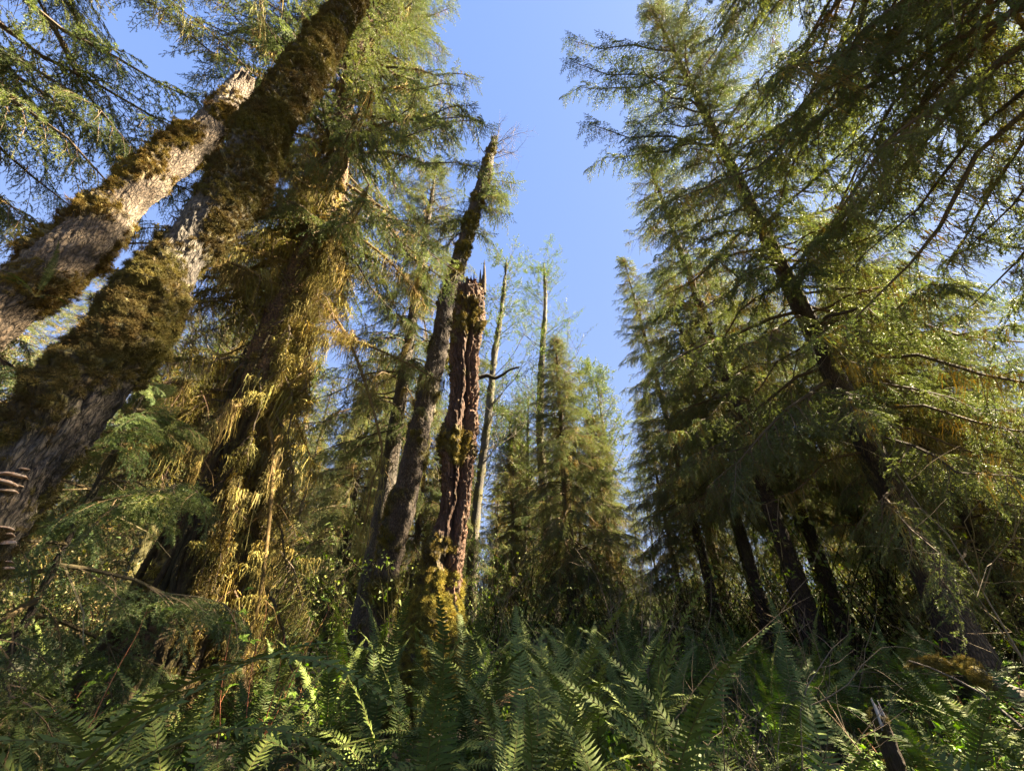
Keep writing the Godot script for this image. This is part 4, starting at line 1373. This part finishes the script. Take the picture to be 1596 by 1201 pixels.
func make_undergrowth() -> void:
	G.fern_set = []
	for c in [Color(0.07, 0.095, 0.027), Color(0.095, 0.125, 0.03), Color(0.125, 0.15, 0.036), Color(0.18, 0.11, 0.055)]:
		var set := []
		for f in G.frond:
			set.append(tinted(f, M.fern, c))
		G.fern_set.append(set)
	G.green_trefoil = []
	for f in G.trefoil:
		G.green_trefoil.append(tinted(f, M.leaf, Color(0.17, 0.26, 0.035)))
	# sword ferns near by, each frond its own part
	rng.seed = 800
	var spots := []
	var tries := 0
	while spots.size() < 140 and tries < 9000:
		tries += 1
		var az := rng.randf_range(-1.0, 0.95)
		var hd := sqrt(rng.randf_range(1.8 * 1.8, 10.5 * 10.5))
		var p := Vector3(sin(az) * hd, 0, -cos(az) * hd)
		if p.x > 2.4 and hd > 5.0 and rng.randf() < 0.35:
			continue
		var ok := true
		for s in spots:
			if Vector2(s.x - p.x, s.z - p.z).length() < 0.62 + 0.03 * hd:
				ok = false
				break
		for t in [[-2.72, -2.2, 0.75], [-1.05, -6.95, 0.75], [-5.0, -6.2, 1.3]]:
			if Vector2(p.x - t[0], p.z - t[1]).length() < t[2]:
				ok = false
		if ok:
			p.y = ground_y(p.x, p.z) - 0.03
			spots.append(p)
	var k := 0
	for p in spots:
		rng.seed = 8000 + k
		var hd := Vector2(p.x, p.z).length()
		var tone := 0 if rng.randf() < 0.5 else (1 if rng.randf() < 0.75 else 2)
		var shade_word: String = ["dark green", "mid green", "yellowish green"][tone]
		var bed: String = "in the fern bed round the snag" if p.x < 2.0 else "among grass and twigs below the dense stand"
		fern("%s sword fern %s" % [shade_word, bed], p, rng.randi_range(11, 16), rng.randf_range(0.9, 1.35) * (0.85 if hd < 2.5 else 1.0), 8100 + k, tone, "%s sword ferns %s" % [shade_word, bed])
		k += 1
	# the mass beyond: ferns and low bushes nobody could count
	rng.seed = 830
	var fx := []
	var fc := []
	for j in G.frond.size():
		fx.append([])
		fc.append([])
	for i in 420:
		var az := rng.randf_range(-1.1, 1.1)
		var hd := sqrt(rng.randf_range(100.0, 900.0))
		var o := Vector3(sin(az) * hd, 0, -cos(az) * hd)
		o.y = ground_y(o.x, o.z)
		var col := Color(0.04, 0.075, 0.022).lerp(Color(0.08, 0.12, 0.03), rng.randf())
		var a := rng.randf() * TAU
		for q in 9:
			a += 2.4
			var s := rng.randf_range(0.7, 1.1)
			var w: int = rng.randi() % G.frond.size()
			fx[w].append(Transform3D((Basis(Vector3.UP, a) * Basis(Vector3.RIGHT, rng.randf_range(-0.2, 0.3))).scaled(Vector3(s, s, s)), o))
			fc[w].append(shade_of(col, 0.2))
	var mass := Node3D.new()
	mass.name = "fern_mass"
	add_child(mass)
	tag(mass, "mass of ferns covering the forest floor farther back", "ferns")
	mass.set_meta("kind", "stuff")
	for j in G.frond.size():
		scatter("fronds", G.frond[j], fx[j], fc[j], mass)
	var bx := [[], []]
	var bc := [[], []]
	for i in 1250:
		var az := rng.randf_range(-1.15, 1.15)
		var hd := sqrt(rng.randf_range(70.0, 2000.0))
		if hd < 12.0 and az < 0.1 and rng.randf() < 0.6:
			continue
		var o := Vector3(sin(az) * hd, 0, -cos(az) * hd)
		o.y = ground_y(o.x, o.z) - 0.05
		var s := (0.5 + 1.5 * pow(rng.randf(), 2.2)) * (1.0 if hd < 12.0 else 1.6)
		var w := rng.randi() % 2
		bx[w].append(Transform3D(Basis(Vector3.UP, rng.randf() * TAU).scaled(Vector3(s, s * rng.randf_range(0.8, 1.3), s)), o))
		bc[w].append(shade_of((Color(0.1, 0.135, 0.04).lerp(Color(0.18, 0.2, 0.055), rng.randf()) if rng.randf() < 0.7 else Color(0.22, 0.17, 0.08)), 0.25))
	var scrub := Node3D.new()
	scrub.name = "undergrowth"
	add_child(scrub)
	tag(scrub, "leafy tangled undergrowth between the trunks of the wood", "undergrowth")
	scrub.set_meta("kind", "stuff")
	for j in 2:
		scatter("bushes", G.bush[j], bx[j], bc[j], scrub)
	# small leafy ground cover near by
	var lx := [[], []]
	var lc := [[], []]
	for i in 3000:
		var az := rng.randf_range(-1.05, 1.0)
		var hd := sqrt(rng.randf_range(2.2, 130.0))
		var o := Vector3(sin(az) * hd, 0, -cos(az) * hd)
		var patch := n_patch.get_noise_2d(o.x * 0.5, o.z * 0.5) + (0.12 if o.x > 1.5 else 0.0)
		if patch < 0.05:
			continue
		o.y = ground_y(o.x, o.z) + rng.randf_range(0.05, 0.45)
		var s := rng.randf_range(0.6, 1.5)
		var w := rng.randi() % 2
		lx[w].append(Transform3D(Basis(Vector3.UP, rng.randf() * TAU).scaled(Vector3(s, s, s)) * Basis(Vector3.RIGHT, rng.randf_range(-0.7, 0.3)), o))
		lc[w].append(shade_of(Color(0.1, 0.17, 0.03).lerp(Color(0.17, 0.24, 0.035), rng.randf()), 0.25))
	var cover := Node3D.new()
	cover.name = "ground_cover"
	add_child(cover)
	tag(cover, "small bright green leaves carpeting the ground under the ferns", "ground cover")
	cover.set_meta("kind", "stuff")
	for j in 2:
		scatter("leaves", G.leafy[j], lx[j], lc[j], cover)
	# grass and dry stalks below the stand
	rng.seed = 860
	var gb := Build.new()
	for i in 9000:
		var az := rng.randf_range(0.12, 1.0)
		var hd := sqrt(rng.randf_range(4.0, 150.0))
		var o := Vector3(sin(az) * hd, 0, -cos(az) * hd)
		if n_patch.get_noise_2d(o.x * 0.7 + 9.0, o.z * 0.7) < -0.05:
			continue
		o.y = ground_y(o.x, o.z) - 0.02
		var l := rng.randf_range(0.2, 0.65)
		var d := (Vector3.UP + rand_unit() * 0.5).normalized()
		var w := d.cross(rand_unit()).normalized() * 0.005
		var m := o + d * l * 0.55
		var e := m + (d + rand_unit() * 0.6 + Vector3(0, -0.35, 0)).normalized() * l * 0.5
		var col := shade_of(Color(0.12, 0.17, 0.035) if rng.randf() < 0.55 else Color(0.22, 0.17, 0.09), 0.25)
		gb.quad(o - w, o + w, m + w * 0.8, m - w * 0.8, col)
		gb.tri(m - w * 0.8, m + w * 0.8, e, col)
	var grass := part("grass", gb.mesh(M.leaf), self)
	tag(grass, "green grass mixed with dry stalks below the dense stand", "grass")
	grass.set_meta("kind", "stuff")

func make_details() -> void:
	# berry bushes
	var fresh := Color(0.2, 0.3, 0.035)
	berry_bush("reddish upright canes with fresh leaves before the mossy spruce's base", spot(432, 5.0), 6, 1.75, 0.12, fresh, 2, 901, "", Color(0.34, 0.13, 0.06), true)
	berry_bush("single reddish cane with few leaves before the mossy spruce's base", spot(188, 4.6), 2, 1.5, 0.08, fresh, 1, 902, "", Color(0.36, 0.16, 0.08), true)
	var bushes := [[70, 4.2, 0.9], [30, 5.5, 1.2], [130, 6.5, 1.1], [330, 5.8, 0.7], [520, 7.5, 1.0], [560, 11.5, 1.6], [640, 12.5, 1.5], [770, 10.0, 1.2], [1000, 8.5, 1.0], [1120, 9.0, 1.1], [1200, 8.0, 1.0], [1290, 7.0, 0.9], [1330, 5.0, 0.8], [1380, 8.5, 1.1], [1450, 7.5, 1.0], [1540, 8.0, 1.1], [1250, 4.0, 0.7], [1350, 3.4, 0.55], [1490, 4.2, 0.6], [1380, 4.0, 0.45], [1400, 4.3, 0.5]]
	var k := 0
	for b in bushes:
		berry_bush("low leafy bush among the ferns of the forest floor", spot(b[0], b[1]), 7, b[2], 0.55, Color(0.13, 0.2, 0.035).lerp(fresh, fmod(k * 0.37, 1.0)), 3, 910 + k, "leafy bushes of the forest floor")
		k += 1
	# bare bushes and thin stems
	bare_bush("tangle of bare grey-brown stems rising from the fern bed's edge", spot(1085, 3.6), [[1.15, Vector3(0.35, 0, 0), 0.01], [1.3, Vector3(0.05, 0, -0.1), 0.007], [1.0, Vector3(-0.25, 0, 0), 0.007], [1.2, Vector3(0.75, 0, -0.2), 0.008], [0.9, Vector3(-0.1, 0, 0.2), 0.006], [1.1, Vector3(0.2, 0, 0.2), 0.006]], 951, Color(0.2, 0.15, 0.1))
	bare_bush("wispy bare bush behind the fern bed", spot(985, 8.0), [[2.0, Vector3(0.3, 0, 0), 0.01], [1.9, Vector3(-0.4, 0, 0), 0.01], [2.3, Vector3(0.0, 0, 0), 0.01], [1.9, Vector3(0.7, 0, 0), 0.01]], 952, Color(0.2, 0.15, 0.11))
	bare_bush("thin bare sapling over the mossy log", spot(1520, 6.4), [[2.2, Vector3(-0.08, 0, 0), 0.014], [1.2, Vector3(0.4, 0, 0), 0.009]], 953, Color(0.18, 0.14, 0.09))
	bare_bush("bare twiggy bush before the thick-boled spruce", spot(1230, 7.0), [[1.3, Vector3(0.6, 0, 0), 0.009], [1.2, Vector3(-0.3, 0, 0), 0.009], [1.4, Vector3(0.2, 0, 0.2), 0.009]], 954, Color(0.22, 0.17, 0.12))
	bare_bush("bare twiggy bush behind the splintered snag", spot(760, 11.0), [[2.2, Vector3(0.3, 0, 0), 0.01], [2.0, Vector3(-0.3, 0, 0), 0.01], [2.3, Vector3(0.1, 0, 0.2), 0.01]], 955, Color(0.24, 0.2, 0.15))
	# the arching frond of the fern close by and the mossy log come with their own spots
	var lg := thing("mossy_log", "mossy fallen branch propped above the undergrowth below the dense stand", "log", at(1510, 1047, 5.6))
	var o: Vector3 = lg.position
	var lp := [at(1418, 1033, 5.9) - o, at(1470, 1036, 5.8) - o, at(1512, 1042, 5.6) - o, at(1545, 1062, 5.3) - o, at(1590, 1085, 5.0) - o, at(1680, 1140, 4.5) - o, at(1760, 1210, 4.2) - o]
	var tr := trunk_mesh(lp, [0.016, 0.025, 0.036, 0.045, 0.055, 0.065, 0.07], {"step": 0.03, "sides": 28, "amp": 0.01, "bark": Color(0.14, 0.11, 0.07), "moss": Color(0.14, 0.11, 0.03), "moss2": Color(0.24, 0.19, 0.04), "bias": 0.4, "thick": 0.03, "mat": M.smooth_bark})
	part("trunk", tr.mesh, lg)
	moss_on(tr, 1500, 0.04, 0.3, Color(0.13, 0.1, 0.025), Color(0.28, 0.22, 0.05), lg, G.shag, 961)
	var st := thing("pale_stick", "bare pale stick leaning under the mossy fallen branch", "stick", at(1475, 1055, 5.2))
	var sb := Build.new()
	var so: Vector3 = st.position
	sb.tube([at(1417, 1029, 5.4) - so, at(1450, 1040, 5.3) - so, at(1490, 1058, 5.15) - so, at(1530, 1080, 5.0) - so, at(1590, 1130, 4.7) - so, at(1640, 1200, 4.5) - so], [0.005, 0.007, 0.008, 0.009, 0.01, 0.01], 7, Color(0.3, 0.25, 0.2))
	part("shaft", sb.mesh(M.smooth_bark), st)
	# the snapped post with a pale face
	var sp := at(1372, 1130, 4.4)
	var stump := thing("snapped_stump", "short snapped stump with a pale broken face among the grass", "stump", Vector3(sp.x, ground_y(sp.x, sp.z), sp.z))
	var th: float = at(1372, 1100, 4.4).y - stump.position.y
	var stub := trunk_mesh([Vector3(0.02, th, 0), Vector3(0.015, th - 0.1, 0), Vector3(0.0, th * 0.5, 0.01), Vector3(0, -0.1, 0)], [0.03, 0.045, 0.055, 0.075], {"step": 0.012, "sides": 36, "amp": 0.012, "lumpy": 0.3, "lump_scale": 7.0, "bark": Color(0.12, 0.075, 0.045), "bark2": Color(0.2, 0.13, 0.08), "moss": MOSS_OLIVE, "moss2": MOSS_BROWN, "bias": -0.1, "thick": 0.015, "patch": 4.0, "mat": M.rot, "heart": Color(0.25, 0.2, 0.16), "break": 0.09})
	part("trunk", stub.mesh, stump)
	moss_on(stub, 500, 0.025, 0.2, MOSS_BROWN, MOSS_OLIVE, stump, G.shag, 966)
	var fb := Build.new()
	rng.seed = 965
	for fk in 7:      # pale torn fibres on the broken side
		var ox := -0.03 + 0.009 * fk
		var lo := Vector3(ox, th - rng.randf_range(0.1, 0.16), 0.047)
		var hi := Vector3(ox * 0.8 + 0.01, th + rng.randf_range(-0.03, 0.05), 0.02)
		fb.tube([lo, lo.lerp(hi, 0.5) + Vector3(0, 0, 0.004), hi], [0.006, 0.006, 0.002], 4, shade_of(Color(0.36, 0.32, 0.29), 0.2))
	part("broken_face", fb.mesh(M.wood), stump)
	for q in [[1352, 4.1], [1395, 4.0], [1372, 3.8]]:
		fern("mid green sword fern at the foot of the snapped stump", spot(q[0], q[1]), 9, 0.62, 8800 + int(q[0]), 1, "ferns at the foot of the snapped stump")
	# bracket fungi on the thick trunk
	var shelves := [[12, 738, 0.10], [26, 745, 0.085], [8, 752, 0.1], [34, 733, 0.05], [30, 757, 0.06], [10, 765, 0.07], [8, 823, 0.06], [12, 833, 0.07], [9, 843, 0.075], [13, 852, 0.06], [8, 862, 0.065], [12, 872, 0.06], [8, 884, 0.07]]
	rng.seed = 970
	for s in shelves:
		var best := 0
		var bd := 9.0
		var dir := ray(s[0], s[1]).normalized()
		var origin: Vector3 = A_node.position
		for i in A_tr.n.size():
			var q: Vector3 = A_tr.v[i] + origin - EYE
			if q.y + EYE.y > 4.0 or A_tr.n[i].dot(dir) > -0.05:
				continue
			var ang := q.normalized().distance_to(dir)
			if ang < bd:
				bd = ang
				best = i
		var p: Vector3 = A_tr.v[best] + origin
		var out: Vector3 = A_tr.n[best]
		out = Vector3(out.x, 0.05, out.z).normalized()
		var b := Build.new()
		var side := out.cross(Vector3.UP).normalized()
		var r: float = s[2] * 0.52 * rng.randf_range(0.6, 1.3)
		side = side.rotated(out, rng.randf_range(-0.2, 0.2))
		var w := 14
		for i in w:
			var a0 := PI * i / w - PI / 2
			var a1 := PI * (i + 1) / w - PI / 2
			var d0 := (out * cos(a0) * 0.8 + side * sin(a0)) * r * (1.0 + 0.1 * sin(a0 * 5.0 + s[1]))
			var d1 := (out * cos(a1) * 0.8 + side * sin(a1)) * r * (1.0 + 0.1 * sin(a1 * 5.0 + s[1]))
			var tcol := shade_of(Color(0.14, 0.09, 0.065), 0.3)
			var rim := shade_of(Color(0.28, 0.2, 0.15), 0.3)
			var hi := Vector3(0, r * 0.22, 0)
			var back := -out * r * 0.3
			b.tri3(hi * 1.4 + back, d0 * 0.7 + hi, d1 * 0.7 + hi, tcol, tcol, tcol)
			b.quad(d0 * 0.7 + hi, d0, d1, d1 * 0.7 + hi, rim)
			b.quad(d0, d0 * 0.96 - hi * 0.35, d1 * 0.96 - hi * 0.35, d1, rim)
			b.tri(d0 * 0.96 - hi * 0.35, back - hi * 0.8, d1 * 0.96 - hi * 0.35, Color(0.3, 0.2, 0.14))
		var f := part(numbered("bracket_fungus"), b.mesh(M.wood), self, Transform3D(Basis.IDENTITY, p))
		tag(f, "tan bracket fungus shelf on the thick dark mossy trunk", "fungus", "bracket fungi on the thick trunk")
	# little ferns rooted in the moss of the trunks
	var sprigs := [[268, 175, 5.0, 0.42, "little bright fern growing on the pale broken snag", 2], [60, 455, 4.6, 0.5, "little dark fern hanging from the pale broken snag", 0], [350, 120, 5.1, 0.25, "tiny fern tuft near the top of the pale broken snag", 2]]
	var sk := 0
	for s in sprigs:
		rng.seed = 980 + sk
		var n := thing("licorice_fern", s[4], "fern", at(s[0], s[1], s[2]))
		for i in 5:
			var a := rng.randf() * TAU
			part("frond", G.fern_set[s[5]][rng.randi() % 6], n, Transform3D((Basis(Vector3.UP, a) * Basis(Vector3.RIGHT, 0.2)).scaled(Vector3.ONE * s[3] * rng.randf_range(0.5, 0.9)), Vector3(0, -0.05, 0)))
		sk += 1
	# the arching frond of a fern close by
	var nf := thing("sword_fern", "large pale-lit sword fern arching low in front of the thick trunk", "fern", at(-10, 1345, 1.75))
	rng.seed = 990
	for i in 4:
		var a := 1.75 + (i - 2) * 0.42
		var s := rng.randf_range(0.8, 1.05)
		part("frond", G.fern_set[1][5 if i % 2 == 0 else 1], nf, Transform3D((Basis(Vector3.UP, a) * Basis(Vector3.RIGHT, 0.35)).scaled(Vector3(s, s, s)), Vector3.ZERO))
